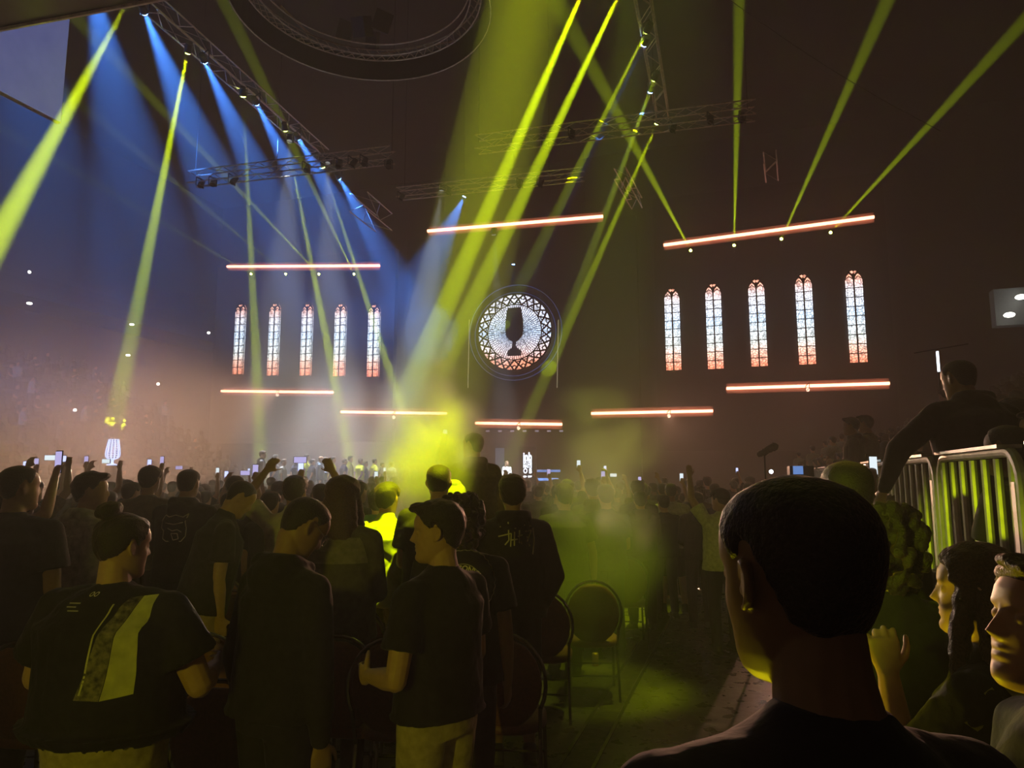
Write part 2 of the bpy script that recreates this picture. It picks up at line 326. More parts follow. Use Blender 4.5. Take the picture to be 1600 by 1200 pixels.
SKIN=mat('skin',(.50,.30,.20),.5,0,.06,40,.05); SKIN2=mat('skin_tan',(.33,.19,.12),.5,0,.06,40,.05); SKIN3=mat('skin_dark',(.16,.09,.06),.5,0,.06,40,.05)
HAIR=mat('hair_dark',(.022,.015,.012),.55,0,.4,160,.6); HAIR2=mat('hair_brown',(.07,.035,.02),.5,0,.4,160,.6); HAIR3=mat('hair_light',(.2,.13,.07),.5,0,.4,160,.6)
for q in (HAIR,HAIR2,HAIR3): b=q.node_tree.nodes['Principled BSDF']; b.inputs['Sheen Weight'].default_value=.25; b.inputs['Sheen Roughness'].default_value=.3; b.inputs['Sheen Tint'].default_value=(1,.6,.45,1)
SHOE=mat('shoe_rubber',(.03,.03,.03),.5); SHOEW=mat('shoe_white',(.4,.4,.38),.5)
SETM=mat('black_set_panel',(.012,.012,.013),.6,0,.3,2); STEEL=mat('truss_metal',(.80,.68,.62),.33,.85,.2,8); BLKM=mat('black_metal',(.02,.02,.022),.45,.3); GALV=mat('galvanised_rail',(.55,.53,.5),.42,.35,.15,14); PLAS=mat('black_plastic',(.02,.02,.022),.4)
CONC=mat('dark_concrete',(.014,.013,.012),.8,0,.3,3); DRAPE=mat('black_drape',(.012,.011,.011),.9,0,.3,5)
def tag(o,label=None,cat=None,group=None,kind=None):
    if label: o['label']=label
    if cat: o['category']=cat
    if group: o['group']=group
    if kind: o['kind']=kind
    return o
def obj(name,me,m=None,parent=None,loc=None,rz=0,s=1.):
    if isinstance(me,MB): me=me.mesh(name)
    if m is not None:
        me.materials.clear()
        for q in (m if isinstance(m,(list,tuple)) else [m]): me.materials.append(q)
    o=bpy.data.objects.new(name,me); C.objects.link(o)
    if parent is not None: o.parent=parent
    if loc is not None: o.location=loc
    if rz: o.rotation_euler=(0,0,rz)
    if s!=1: o.scale=(s,s,s)
    return o
def empty(name,loc=(0,0,0),rz=0):
    o=bpy.data.objects.new(name,None); C.objects.link(o); o.location=loc; o.rotation_euler=(0,0,rz); o.empty_display_size=.1; return o
def copy_tree(o,parent=None):
    c=o.copy(); C.objects.link(c)
    if parent is not None: c.parent=parent
    for ch in list(o.children):
        if ch.name not in KIDSKIP: copy_tree(ch,c)
    return c
KIDSKIP=set()
def bar(mb,p,q,r,n=8): cap(mb,tuple(p),tuple(q),r,r,n,flat=True)
# ================================================================ the setting
FLM=bpy.data.materials.new('floor_sealed_concrete'); FLM.use_nodes=True; t=FLM.node_tree; b=t.nodes['Principled BSDF']
tc=t.nodes.new('ShaderNodeTexCoord'); n1=t.nodes.new('ShaderNodeTexNoise'); n1.inputs['Scale'].default_value=1.1; n1.inputs['Detail'].default_value=8
n2=t.nodes.new('ShaderNodeTexNoise'); n2.inputs['Scale'].default_value=9; n2.inputs['Detail'].default_value=6
t.links.new(tc.outputs['Object'],n1.inputs[0]); t.links.new(tc.outputs['Object'],n2.inputs[0])
c1=t.nodes.new('ShaderNodeValToRGB'); c1.color_ramp.elements[0].color=(.05,.045,.04,1); c1.color_ramp.elements[1].color=(.13,.115,.10,1); c1.color_ramp.elements[0].position=.35; c1.color_ramp.elements[1].position=.65
t.links.new(n1.outputs[0],c1.inputs[0]); t.links.new(c1.outputs[0],b.inputs['Base Color'])
mr=t.nodes.new('ShaderNodeMapRange'); mr.inputs[1].default_value=.3; mr.inputs[2].default_value=.7; mr.inputs[3].default_value=.2; mr.inputs[4].default_value=.46
t.links.new(n2.outputs[0],mr.inputs[0]); t.links.new(mr.outputs[0],b.inputs['Roughness'])
bp=t.nodes.new('ShaderNodeBump'); bp.inputs['Strength'].default_value=.25; bp.inputs['Distance'].default_value=.01; t.links.new(n2.outputs[0],bp.inputs['Height']); t.links.new(bp.outputs[0],b.inputs['Normal'])
def sbox(name,a,b_,m,**k):
    g=MB(); boxm(g,a,b_); o=obj(name,g,m); tag(o,kind='structure',**k); return o
sbox('floor',(-46,-12,-.2),(34,54,0),FLM)
sbox('ceiling',(-46,-12,27),(34,54,27.3),CONC)
sbox('wall_stage_end',(-46,53,0),(34,53.4,27),CONC); sbox('wall_left',(-46.3,-12,0),(-46,54,27),CONC)
sbox('wall_right',(34,-12,0),(34.3,54,27),CONC); sbox('wall_rear',(-46,-12.4,0),(34,-12,27),CONC)
# tiered stands left and right
LX,LR,LD,LN=-26.,.47,.86,16
RX,RR,RD,RN=1.9,.36,.86,16
g=MB()
for k in range(LN): boxm(g,(LX-LD*(k+1),5,0),(LX-LD*k,34,.9+LR*k))
boxm(g,(-45.9,5,0),(LX-LD*LN,34,.9+LR*LN)); boxm(g,(-45.9,5,13),(-42,52,14)); boxm(g,(-45.9,5,14),(-44,52,15))
tag(obj('seating_tier',g,CONC),'stepped concrete seating tier along the left side of the arena floor','seating tier',kind='structure')
g=MB(); boxm(g,(.99,.6,0),(RX,40,.8))
for k in range(RN): boxm(g,(RX+RD*k,.6,0),(RX+RD*(k+1),40,.8+RR*(k+1)))
boxm(g,(RX+RD*RN,.6,0),(RX+RD*RN+14,40,.8+RR*(RN+2)))
tag(obj('seating_tier',g,DRAPE),'stepped black seating riser behind the railings on the right','seating tier',kind='structure')
# stage deck
sbox('stage_deck',(-19.5,19.2,0),(.5,52,.85),SETM)['label']='low black stage deck beyond the floor crowd'
# floor cable ducts along the aisle
g=MB()
for x in(-1.19,-.98): boxm(g,(x-.012,.5,.001),(x+.012,11,.012))
tag(obj('floor_channel',g,mat('steel_channel',(.35,.32,.3),.25,.9,.2,12)),'pair of steel channel rails set in the aisle floor','floor channel')
g=MB(); boxm(g,(-1.168,.5,.0005),(-1.002,11,.006)); rs=np.random.RandomState(3)
tag(obj('cable_cover',g,mat('worn_duct_lid',(.07,.06,.05),.35,.2,.5,14,.6)),'long worn duct lid lying between the steel floor rails','duct lid')
# ---------------------------------------------------------------- set wall and its screens
BW=WALLY+.12
def setpanel(x0,x1,z0,z1,lab):
    g=MB(); boxm(g,(x0,BW,z0),(x1,BW+.5,z1)); o=obj('set_panel',g,SETM); tag(o,lab,'set panel'); return o
pa=onY(340,400,WALLY); pb=onY(612,640,WALLY); setpanel(pa.x,pb.x,4.5,19.5,'wide black set wall behind the five left lancet windows')
pa=onY(1020,350,WALLY); pb=onY(1405,640,WALLY); setpanel(pa.x,pb.x,3.5,21,'wide black set wall behind the five right lancet windows')
pa=onY(636,350,WALLY); pb=onY(1000,640,WALLY); setpanel(pa.x,pb.x,0.9,20,'tall black set wall behind the round rose window')
# glass colours: procedural stained glass, lit from behind (an LED screen)
def glassmat(n,warm_z,zlo,zhi,rose=False):
    m=bpy.data.materials.new(n); m.use_nodes=True; t=m.node_tree; t.nodes.clear(); L=t.links.new
    o=t.nodes.new('ShaderNodeOutputMaterial'); e=t.nodes.new('ShaderNodeEmission'); L(e.outputs[0],o.inputs[0]); e.inputs[1].default_value=warm_z
    tc=t.nodes.new('ShaderNodeTexCoord'); sp=t.nodes.new('ShaderNodeSeparateXYZ'); L(tc.outputs['Object'],sp.inputs[0])
    nz=t.nodes.new('ShaderNodeTexNoise'); nz.inputs['Scale'].default_value=.55; L(tc.outputs['Object'],nz.inputs[0])
    mr=t.nodes.new('ShaderNodeMapRange'); mr.inputs[1].default_value=zlo; mr.inputs[2].default_value=zhi; L(sp.outputs[2],mr.inputs[0])
    ad=t.nodes.new('ShaderNodeMath'); ad.operation='MULTIPLY_ADD'; L(nz.outputs[0],ad.inputs[0]); ad.inputs[1].default_value=.28; L(mr.outputs[0],ad.inputs[2])
    cr=t.nodes.new('ShaderNodeValToRGB'); el=cr.color_ramp.elements; L(ad.outputs[0],cr.inputs[0])
    if rose:
        el[0].position=.22; el[0].color=(1,.36,.22,1); el[1].position=1.; el[1].color=(.80,.82,1,1)
        for p_,c in((.42,(.95,.80,.85,1)),(.62,(.55,.72,1,1)),(.85,(.75,.82,1,1))): q=el.new(p_); q.color=c
    else:
        el[0].position=.14; el[0].color=(1,.30,.17,1); el[1].position=1.12; el[1].color=(1,.42,.28,1)
        for p_,c in((.30,(1,.55,.42,1)),(.40,(.85,.9,.85,1)),(.62,(.60,.78,1,1)),(.85,(.85,.86,.95,1))): q=el.new(p_); q.color=c
    # small quarries
    vo=t.nodes.new('ShaderNodeTexVoronoi'); vo.feature='DISTANCE_TO_EDGE'; vo.inputs['Scale'].default_value=5.2 if not rose else 5.; L(tc.outputs['Object'],vo.inputs['Vector'])
    m2=t.nodes.new('ShaderNodeMapRange'); m2.inputs[1].default_value=.0; m2.inputs[2].default_value=.14; m2.inputs[3].default_value=.12; L(vo.outputs[0],m2.inputs[0])
    mx=t.nodes.new('ShaderNodeMix'); mx.data_type='RGBA'; mx.blend_type='MULTIPLY'; mx.inputs[0].default_value=1; L(cr.outputs[0],mx.inputs[6]); L(m2.outputs[0],mx.inputs[7]); L(mx.outputs[2],e.inputs[0])
    m.cycles.emission_sampling='NONE'; return m
LEAD=mat('dark_tracery',(.006,.006,.008),.7)
def archpts(w_,h,k=10):
    """pointed arch outline, half width w_, spring line at h, starting bottom left"""
    R=w_*1.25; P=[(-w_,0),(-w_,h)]; cx=-w_+R
    a1=math.acos((cx)/R)
    for i in range(1,k+1): a=a1*i/k; P.append((cx-R*math.cos(a),h+R*math.sin(a)))
    Q=[(-x,z) for x,z in P[:-1]][::-1]; return P+Q
def extr(mb,P,y0,y1):
    n=len(P); v=[(x,y0,z) for x,z in P]+[(x,y1,z) for x,z in P]
    mb.add(v,[tuple(range(n)),tuple(range(n,2*n))[::-1]]+[(i,n+i,n+(i+1)%n,(i+1)%n) for i in range(n)])
def strip(mb,P,wd,y0,y1,close=False):
    m=len(P) if close else len(P)-1
    for i in range(m):
        a=np.array(P[i]);b=np.array(P[(i+1)%len(P)]); d=b-a; L=np.linalg.norm(d)
        if L<1e-6: continue
        d/=L; n=np.array((-d[1],d[0]))*wd/2; a=a-d*wd*.2; b=b+d*wd*.2
        extr(mb,[tuple(a-n),tuple(b-n),tuple(b+n),tuple(a+n)],y0,y1)
def circ(x,z,r,k=12,a0=0,a1=2*PI): return [(x+r*math.cos(a0+(a1-a0)*i/k),z+r*math.sin(a0+(a1-a0)*i/k)) for i in range(k+(0 if a1-a0>6.2 else 1))]
WIN=[(371,468,585,'leftmost of the left five','l'),(425,467,587,'second from the left','l'),(476.5,467,587,'middle one of the left five','l'),(529,467,588,'fourth from the left','l'),(582,468,589,'nearest the rose window on its left','l'),
     (1053,441,579,'nearest the rose window on its right','r'),(1118.5,433,577,'second to the right of the rose window','r'),(1187,426,573,'middle one of the right five','r'),(1262,418,570,'fourth to the right of the rose window','r'),(1342,411,567,'rightmost of all ten','r')]
gm=glassmat('stained_glass_screen',3.3,0,6.4)
wm=None
for i,(px,yt,yb,lab,sd) in enumerate(WIN):
    top=onY(px,yt,WALLY); bot=onY(px,yb,WALLY); h=top.z-bot.z; hw=.52; sp=h-.98
    if i==0 or True:
        g=MB(); P=archpts(hw,sp); extr(g,P,0,.08)
        o=obj('lancet_window_screen',g,gm,loc=(bot.x,WALLY,bot.z)); o.scale=(1,1,1)
        tr=MB(); y0,y1=-.05,-.005
        strip(tr,[(0,0),(0,sp+.12)],.09,y0,y1); strip(tr,archpts(hw,sp),.05,y0,y1,True)
        for k in range(1,9): strip(tr,[(-hw,sp*k/9.),(hw,sp*k/9.)],.045,y0,y1)
        for s_ in(-1,1):
            strip(tr,[(s_*hw,sp-.05),(s_*hw*.88,sp+.2),(s_*hw*.5,sp+.42),(s_*hw*.12,sp+.2),(0,sp-.05)],.12,y0,y1)
            strip(tr,[(s_*(hw*.5-.16),sp),(s_*hw*.5,sp+.16),(s_*(hw*.5+.16),sp)],.05,y0,y1)
            strip(tr,circ(s_*.30,sp+.53,.10,8),.08,y0,y1,True)
            strip(tr,[(s_*hw*.75,0),(s_*hw*.75,sp)],.012,y0,y1)
        strip(tr,[(-.16,sp+.52),(-.05,sp+.60),(0,sp+.5),(.05,sp+.60),(.16,sp+.52)],.09,y0,y1); strip(tr,[(-.20,sp+.72),(-.07,sp+.72),(-.03,sp+.86)],.045,y0,y1); strip(tr,[(.20,sp+.72),(.07,sp+.72),(.03,sp+.86)],.045,y0,y1)
        extr(tr,[(-.1,sp+.22),(0,sp+.02),(.1,sp+.22),(0,sp+.42)],y0,y1)
        obj('tracery',tr,LEAD,o)
    tag(o,'lit lancet window with pointed tracery head, '+lab,'window screen','glowing lancet windows on the set wall')
# rose window
rc=onY(804,519,WALLY); RR_=(onY(862,519,WALLY).x-onY(746,519,WALLY).x)/2
g=MB(); extr(g,circ(0,0,RR_,64),0,.08)
ro=obj('rose_window_screen',g,glassmat('rose_glass_screen',3.0,-2.7,2.7,True),loc=(rc.x,WALLY-.02,rc.z)); tag(ro,'glowing round rose window with a dark goblet silhouette in its centre','window screen')
tr=MB(); y0,y1=-.05,-.005; ri=RR_*.725
strip(tr,circ(0,0,ri,48),.08,y0,y1,True); strip(tr,circ(0,0,RR_,64),.13,y0,y1,True)
N=24
def pol(r,a): return (r*math.cos(a),r*math.sin(a))
for i in range(N):
    a=2*PI*i/N; d=2*PI/N
    strip(tr,[pol(ri,a),pol(RR_*.86,a+d/2),pol(ri,a+d)],.11,y0,y1); strip(tr,[pol(RR_,a),pol(RR_*.86,a+d/2),pol(RR_,a+d)],.12,y0,y1)
    strip(tr,circ(*pol(RR_*.925,a),.165,8),.07,y0,y1,True); strip(tr,circ(*pol(RR_*.80,a+d/2),.10,6),.06,y0,y1,True)
    extr(tr,[pol(RR_*.86,a+d*.42),pol(RR_*.89,a+d/2),pol(RR_*.86,a+d*.58),pol(RR_*.83,a+d/2)],y0,y1)
obj('tracery',tr,LEAD,ro)
tr=MB()
for i in range(72): a=2*PI*i/72; strip(tr,[pol(.55,a),pol(ri,a)],.034,-.03,-.004)
for r in np.linspace(.5,ri-.12,9): strip(tr,circ(0,0,r,48),.010,-.03,-.004,True)
obj('spoke_leading',tr,LEAD,ro)
g=MB(); k=RR_/58.
prof=[(0,49),(10.4,49),(11,46),(13.5,30),(14,16),(12.5,6),(7,0),(2.4,-3),(2.4,-8),(4,-12),(9,-15),(10.8,-18),(10.8,-24),(0,-24)]
P=[(x*k,(z-12)*k) for x,z in prof]; P=P+[(-x,z) for x,z in P[::-1] if x>0]
extr(g,P,-.07,-.03); sil=obj('goblet_silhouette',g,mat('goblet_dark',(.012,.018,.016),.5),ro)
g=MB()
for (s_,r,yo) in((1,RR_+.68,.0),(1,RR_+.25,-.12)): strip(g,circ(0,yo-.25*0,r,72),.03,.02,.13,True)
tag(obj('outline_ring',g,emis('ring_blue',(.05,.12,.45),.5,False),loc=(rc.x,WALLY-.02,rc.z)),'thin blue outline rings around the rose window','light ring')
for px,lab in((734,'thin pale light strip left of the rose window'),(873,'thin pale light strip right of the rose window')):
    a=onY(px,500,WALLY); b_=onY(px-2,606,WALLY); g=MB(); bar(g,(a.x,WALLY-.1,a.z),(b_.x,WALLY-.1,b_.z),.03); tag(obj('edge_light_strip',g,emis('edge_strip',(1,.85,.5),.35,False)),lab,'light strip')
# centre stage screens
g=MB(); a=onY(733,700,WALLY-4); 
def screen(px0,py0,px1,py1,Y,m,name,lab,cat='screen',th=.1):
    a=onY(px0,py0,Y); b_=onY(px1,py1,Y); g=MB(); boxm(g,(a.x,Y,b_.z),(b_.x,Y+th,a.z)); o=obj(name,g,m); tag(o,lab,cat); return o,a,b_
def lcd(n,col,s,hz=4):
    m=emis(n,col,s,False); t=m.node_tree; e=[x for x in t.nodes if x.type=='EMISSION'][0]
    tc=t.nodes.new('ShaderNodeTexCoord'); wv=t.nodes.new('ShaderNodeTexNoise'); wv.inputs['Scale'].default_value=hz; t.links.new(tc.outputs['Object'],wv.inputs[0])
    cr=t.nodes.new('ShaderNodeValToRGB'); cr.color_ramp.elements[0].position=.35; cr.color_ramp.elements[0].color=(*[c*.5 for c in col],1); cr.color_ramp.elements[1].color=(*col,1); t.links.new(wv.outputs[0],cr.inputs[0]); t.links.new(cr.outputs[0],e.inputs[0]); return m
o,a,b_=screen(811,698,838,760,WALLY-8,mat('totem_black',(.01,.012,.02),.4),'screen_totem','dark upright screen totem carrying white lettering on the stage')
def textm(s,size,font_bold=True,shear=0.):
    c=bpy.data.curves.new('txt','FONT'); c.body=s; c.size=size; c.align_x='CENTER'; c.align_y='CENTER'; c.offset=.0; c.extrude=0; c.shear=shear; c.resolution_u=3
    if font_bold: c.offset=size*.03
    o=bpy.data.objects.new('txt',c); C.objects.link(o); dg=bpy.context.evaluated_depsgraph_get(); me=bpy.data.meshes.new_from_object(o.evaluated_get(dg))
    bpy.data.objects.remove(o); mb=MB()
    v=getv(me).copy(); f=[tuple(p.vertices) for p in me.polygons]; bpy.data.meshes.remove(me); return v,f
LW=emis('screen_white',(.75,.82,1),4.,False); mb=MB(); cx=(a.x+b_.x)/2; wpx=(b_.x-a.x)/27.
for s_,py,sz in(('inb',714,15),('EXTRE',722,6.6),('MASTE',728.5,6.6),('O B',736,9),('ca- aw',744,5)):
    v,f=textm(s_,sz*wpx*1.15); zz=onY(825,py,WALLY-8).z; wid=v[:,0].max()-v[:,0].min(); k=13.5*wpx/wid
    mb.add(np.stack([v[:,0]*k+cx,np.full(len(v),WALLY-8.02),v[:,1]+zz],1),f)
tw=obj('lettering',mb,LW); tw.parent=o
screen(839,734,875,737.5,WALLY-8,lcd('ticker_blue',(.18,.35,.9),1.6),'screen_strip','upper thin blue screen strip beside the lettered totem','screen')
screen(838,747,872,751,WALLY-8,lcd('ticker_blue2',(.2,.4,1.),2.4),'screen_strip','lower thin blue screen strip beside the lettered totem','screen')
screen(774,700,787,745,WALLY-3,lcd('column_glow',(.12,.16,.22),1.),'screen_column','dim pale screen column behind the woman in white','screen')
for i,px in enumerate(np.linspace(762,877,7)):
    p=onY(px,673.5,WALLY-1); g=MB(); boxm(g,(-.12,-.05,-.05),(.12,.05,.05)); tag(obj('stage_marker_light',g,emis('marker',(.7,.6,.8),.5,False),loc=p),'tiny dim lamp under the lowest middle light bar, %s from the left'%['first','second','third','fourth','fifth','sixth','seventh'][i],'small lamp','row of tiny lamps under the lowest bar')
# ---------------------------------------------------------------- light bars
PLATE=mat('bar_halo_plate',(.24,.18,.15),.8,0,.1,2)  # added reflector plate; its lit band stands in for bloom around the bars
LED=emis('led_bar_glow',(1.,.30,.17),BAR_EMIT)
BARS=[(355,416.5,593,415,48,'upper light bar above the five left lancet windows'),(1037,383,1366,339,48,'long sloping upper light bar above the five right lancet windows'),(346,611,520,613,48,'lower light bar under the left lancet windows'),
 (533,643.5,698,646,48,'low light bar left of the yellow smoke'),(743,661,878,663,48,'lowest middle light bar below the rose window'),(924,646,1114,642,48,'low light bar right of the rose window'),(1135,607,1390,599,48,'lower light bar under the right lancet windows'),(668,361,942,338,44,'upper light bar high above the rose window')]
for (a0,a1,b0,b1,Y,lab) in BARS:
    Yb=Y-.2; p=onY(a0,a1,Yb); q=onY(b0,b1,Yb); r=empty('light_bar',(p+q)/2); tag(r,'glowing orange-white '+lab,'light bar','glowing light bars of the stage set')
    P=p-(p+q)/2; Q=q-(p+q)/2; g=MB(); bar(g,P,Q,.10,6); obj('glowing_tube',g,LED,r)
    g=MB(); n_=8; z_=V3(0,0,.34)
    g.add([tuple(P+V3(0,.115,0)-z_),tuple(Q+V3(0,.115,0)-z_),tuple(Q+V3(0,.115,0)+z_),tuple(P+V3(0,.115,0)+z_),tuple(P+V3(0,.125,0)-z_),tuple(Q+V3(0,.125,0)-z_),tuple(Q+V3(0,.125,0)+z_),tuple(P+V3(0,.125,0)+z_)],[(0,1,2,3),(7,6,5,4),(0,4,5,1),(2,6,7,3),(0,3,7,4),(1,5,6,2)]); obj('halo_plate',g,PLATE,r)
    g=MB(); bar(g,P+V3(0,.27,0),Q+V3(0,.27,0),.04,4)
    for f_ in(.05,.35,.65,.95): c_=P.lerp(Q,f_); bar(g,c_+V3(0,.1,0),c_+V3(0,.25,0),.03,4)
    obj('mounting_rail',g,BLKM,r)
    if Y==44:
        for f_ in(.1,.5,.9): c_=P.lerp(Q,f_); g=MB(); bar(g,c_+V3(0,.12,0),c_+V3(0,.12,26.9-(p.z+q.z)/2),.012,5); obj('hanging_cable',g,BLKM,r)
# ---------------------------------------------------------------- trusses
def truss(name,p,q,wd,lab,step=.8,r=.028,parent=None,group=None):
    p=np.array(p);q=np.array(q); d=q-p; L=np.linalg.norm(d); z=d/L; x=np.cross(z,[0,0,1.]); x/=np.linalg.norm(x); y=np.cross(x,z); g=MB(); h=wd/2
    cs=[x*h+y*h,-x*h+y*h,-x*h-y*h,x*h-y*h]
    for c in cs: cap(g,p+c,q+c,r,r,6,flat=True)
    n=int(L/step)
    for i in range(n):
        a=p+z*(L*i/n); b=p+z*(L*(i+1)/n)
        for k in range(4):
            c0,c1=cs[k],cs[(k+1)%4]
            cap(g,a+(c0 if i%2 else c1),b+(c1 if i%2 else c0),r*.55,r*.55,4,flat=True)
    o=obj(name,g,STEEL); tag(o,lab,'truss',group)
    return o
def cable(p,lab='thin hoist cable'):
    g=MB(); bar(g,p,(p[0],p[1],26.95),.012,5); tag(obj('hoist_cable',g,BLKM),lab,'cable','hoist cables above the trusses')
T1=(onZ(235,5,TRIM+.6),onZ(505,243,TRIM+.6)); truss('lighting_truss',*T1,.5,'long diagonal truss of the blue and green lamps at upper left')
T2=(onZ(995,-60,TRIM+.5),onZ(1036,182,TRIM+.5)); truss('lighting_truss',*T2,.45,'truss running away beside the green beams at top right of centre')
truss('lighting_truss',onZ(745,226,TRIM-.5),onZ(1180,172,TRIM-.5),.55,'long cross truss in front of the green beam bundle')
truss('lighting_truss',onZ(300,280,TRIM-1.5),onZ(613,242,TRIM-1.5),.5,'cross truss hung with small lamps on the left')
truss('lighting_truss',onZ(622,303,TRIM-.5),onZ(912,272,TRIM-.5),.45,'farther cross truss above the middle light bar')
for nm,(a,b_) in {'short dim truss frame under the left cross truss':((560,315),(600,348)),'short dim truss frame right of the green beams':((968,270),(995,318)),'faint hanging truss stub high on the right':((1203,245),(1206,275))}.items():
    p=onZ(*a,TRIM-.5); q=onZ(b_[0],b_[1],TRIM-.5); truss('truss_frame',p,q,.9 if 'left' in nm else .5,nm,1.)
for i,(px,py,zz) in enumerate([(432,268,TRIM-1.3),(612,240,TRIM-1.3),(632,300,TRIM-.3),(748,222,TRIM-.3),(858,275,TRIM-.3),(1022,175,TRIM-.3),(1168,170,TRIM-.3),(305,275,TRIM-1.3)]):
    cable(onZ(px,py,zz),['left of the blue cones','at the end of the left cross truss','at the near end of the far cross truss','at the left end of the long cross truss','in the middle of the far cross truss','in the middle of the long cross truss','at the right end of the long cross truss','at the left end of the left cross truss'][i].join(['thin hoist cable rising ','']))
# ring truss with fascia
rcn=onZ(566,14,14.2); RG=2.55
far=onZ(612,125,14.2); RG=(far-rcn).length*1.0
ro2=empty('ring_truss',rcn); tag(ro2,'round hanging truss ring with dark fascia at top centre-left','truss')
g=MB(); n=64
for r0,r1,z0,z1 in((RG-.03,RG+.03,0,.75),):
    ringv=[]
    for (r,z) in((r0,z0),(r1,z0),(r1,z1),(r0,z1)): ringv.append([(r*math.cos(2*PI*i/n),r*math.sin(2*PI*i/n),z) for i in range(n)])
    g.add(np.array(ringv).reshape(-1,3),[((k*n+i),(k*n+(i+1)%n),((k+1)%4)*n+(i+1)%n,((k+1)%4)*n+i) for k in range(4) for i in range(n)])
obj('fascia',g,mat('fascia_black',(.015,.014,.013),.45),ro2)
g=MB()
for i in range(n):
    a=2*PI*i/n; b2=2*PI*(i+1)/n; P0=lambda r,a_,z:(r*math.cos(a_),r*math.sin(a_),z)
    cap(g,P0(RG,a,-.01),P0(RG,b2,-.01),.02,.02,5,flat=True)
obj('bottom_rim',g,STEEL,ro2)
g=MB()
for i in range(n):
    a=2*PI*i/n; b2=2*PI*(i+1)/n
    for (r,z) in((RG-.25,.5),(RG-.55,.5),(RG-.25,.85),(RG-.55,.85)): cap(g,P0(r,a,z),P0(r,b2,z),.024,.024,5,flat=True)
    cap(g,P0(RG-.25,a,.5),P0(RG-.25,b2,.85),.015,.015,4,flat=True); cap(g,P0(RG-.55,a,.5),P0(RG-.25,b2,.5),.015,.015,4,flat=True)
obj('inner_truss',g,STEEL,ro2)
for (a,b_) in(((552,91),(745,58)),((438,9),(483,53))):
    p=onZ(*a,15.1)-rcn; q=onZ(*b_,15.1)-rcn; g=MB(); bar(g,p,q,.035); obj('cross_tube',g,mat('warm_metal',(.6,.4,.3),.4,.5),ro2)
for (px,py,s_,rot) in((540,48,.24,.5),(566,42,.3,-.3),(598,34,.28,.6),(582,64,.2,.1)):
    p=onZ(px,py,16.4); g=MB(); boxm(g,(-s_,-s_*.6,-.3),(s_,s_*.6,.3)); o=obj('line_array_box',g,mat('speaker_grey',(.06,.05,.045),.6),loc=p); o.rotation_euler=(.5,.3,rot)
    tag(o,'dark speaker box hung inside the round truss, '+{540:'the leftmost one',566:'second from the left',598:'the rightmost one',582:'the lowest small one'}[px],'speaker','speaker boxes inside the round truss')
# centre scoreboard corner and side banner screen
a=onZ(0,44,9.6); b_=onZ(238,-1,9.6)
g=MB(); d=(b_-a); d.z=0; nrm=V3(d.y,-d.x,0).normalized()*-1
A0=a-d*.3; B0=b_+d*.15
for k in(0,): 
    back=V3(-nrm.x,-nrm.y,0)
    if back.y>0: back=-back
    v=[A0,B0,B0+back*1.2,A0+back*1.2]; v=v+[x+V3(0,0,3.) for x in v]; g.add([tuple(x) for x in v],[(0,1,2,3),(7,6,5,4),(0,4,5,1),(1,5,6,2),(2,6,7,3),(3,7,4,0)])
sb=obj('scoreboard',g,mat('scoreboard_glass',(.05,.052,.055),.25,0,.4,1.5)); tag(sb,'underside corner of a big hanging scoreboard at the top left','scoreboard')
g=MB(); bar(g,A0+V3(0,0,-.03),B0+V3(0,0,-.03),.035,6); obj('edge_trim',g,STEEL,sb)
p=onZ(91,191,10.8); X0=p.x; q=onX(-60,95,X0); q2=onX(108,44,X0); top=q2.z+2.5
g=MB(); boxm(g,(X0-.08,q.y,p.z),(X0+.08,p.y,top)); bs=obj('banner_screen',g,mat('banner_baked_light',(.5,.45,.52),.6,0,.2,1,emit=(.24,.30,.85),es=.30)); tag(bs,'big pale banner screen hanging edge-framed at the upper left','screen')  # blue emission stands in for lamp light falling on the banner
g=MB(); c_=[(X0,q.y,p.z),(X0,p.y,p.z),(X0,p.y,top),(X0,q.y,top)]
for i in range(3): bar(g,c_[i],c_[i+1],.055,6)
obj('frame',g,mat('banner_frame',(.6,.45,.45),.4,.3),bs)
# ---------------------------------------------------------------- lamps (moving heads) and their light
def lamphead(p,aim,col,E,rad,lab,grp,lens=.085,emit=40,es=None,lin=True,blend=.3,name='moving_head_lamp',hang=1,fix=None):
    z=(aim-p).normalized(); r=empty(name,p); tag(r,lab,'stage lamp',grp)
    g=MB(); cap(g,tuple(-z*.36),tuple(-z*.05),.10,.12,12,flat=True); obj('housing',g,BLKM,r)
    g=MB(); x=z.orthogonal().normalized(); u=V3(0,0,.34*hang)
    bar(g,x*.15,x*.15+u,.02,6); bar(g,-x*.15,-x*.15+u,.02,6); bar(g,x*.15+u,-x*.15+u,.025,6); bar(g,x*.15,-x*.15,.015,5); obj('yoke',g,BLKM,r)
    g=MB(); cap(g,tuple(-z*.05),tuple(-z*.01),lens,lens,14,flat=True)
    obj('lens',g,emis('lens_%s_%g'%('_'.join('%g'%c for c in col),emit),tuple(min(1,c+.15) for c in col),emit,False),r)
    if fix is not None: g=MB(); bar(g,V3(0,0,.34*hang),V3(*fix)+V3(0,0,.34*hang),.02,6); obj('bracket',g,BLKM,r)
    if E:
        o=spot('lamp_light',p+z*.02,aim,rad,col,E,r0=lens*.7,lin=lin,blend=blend); M_=o.matrix_basis.copy(); o.parent=r; o.location=z*.02
    return r
for i,(p,q,rad,s_) in enumerate(GREEN): lamphead(p,q,YG,E_BEAM*s_*(5 if i==1 else 1),rad,lin=(i!=1),lab=['green-beam lamp at the very top left, by the scoreboard edge','green-beam lamp on the left truss, second from the top','green-beam lamp on the left truss, third from the top','green-beam lamp on the left truss, fourth from the top','green-beam lamp at the far end of the left truss'][i],grp='green lamps on the left truss')
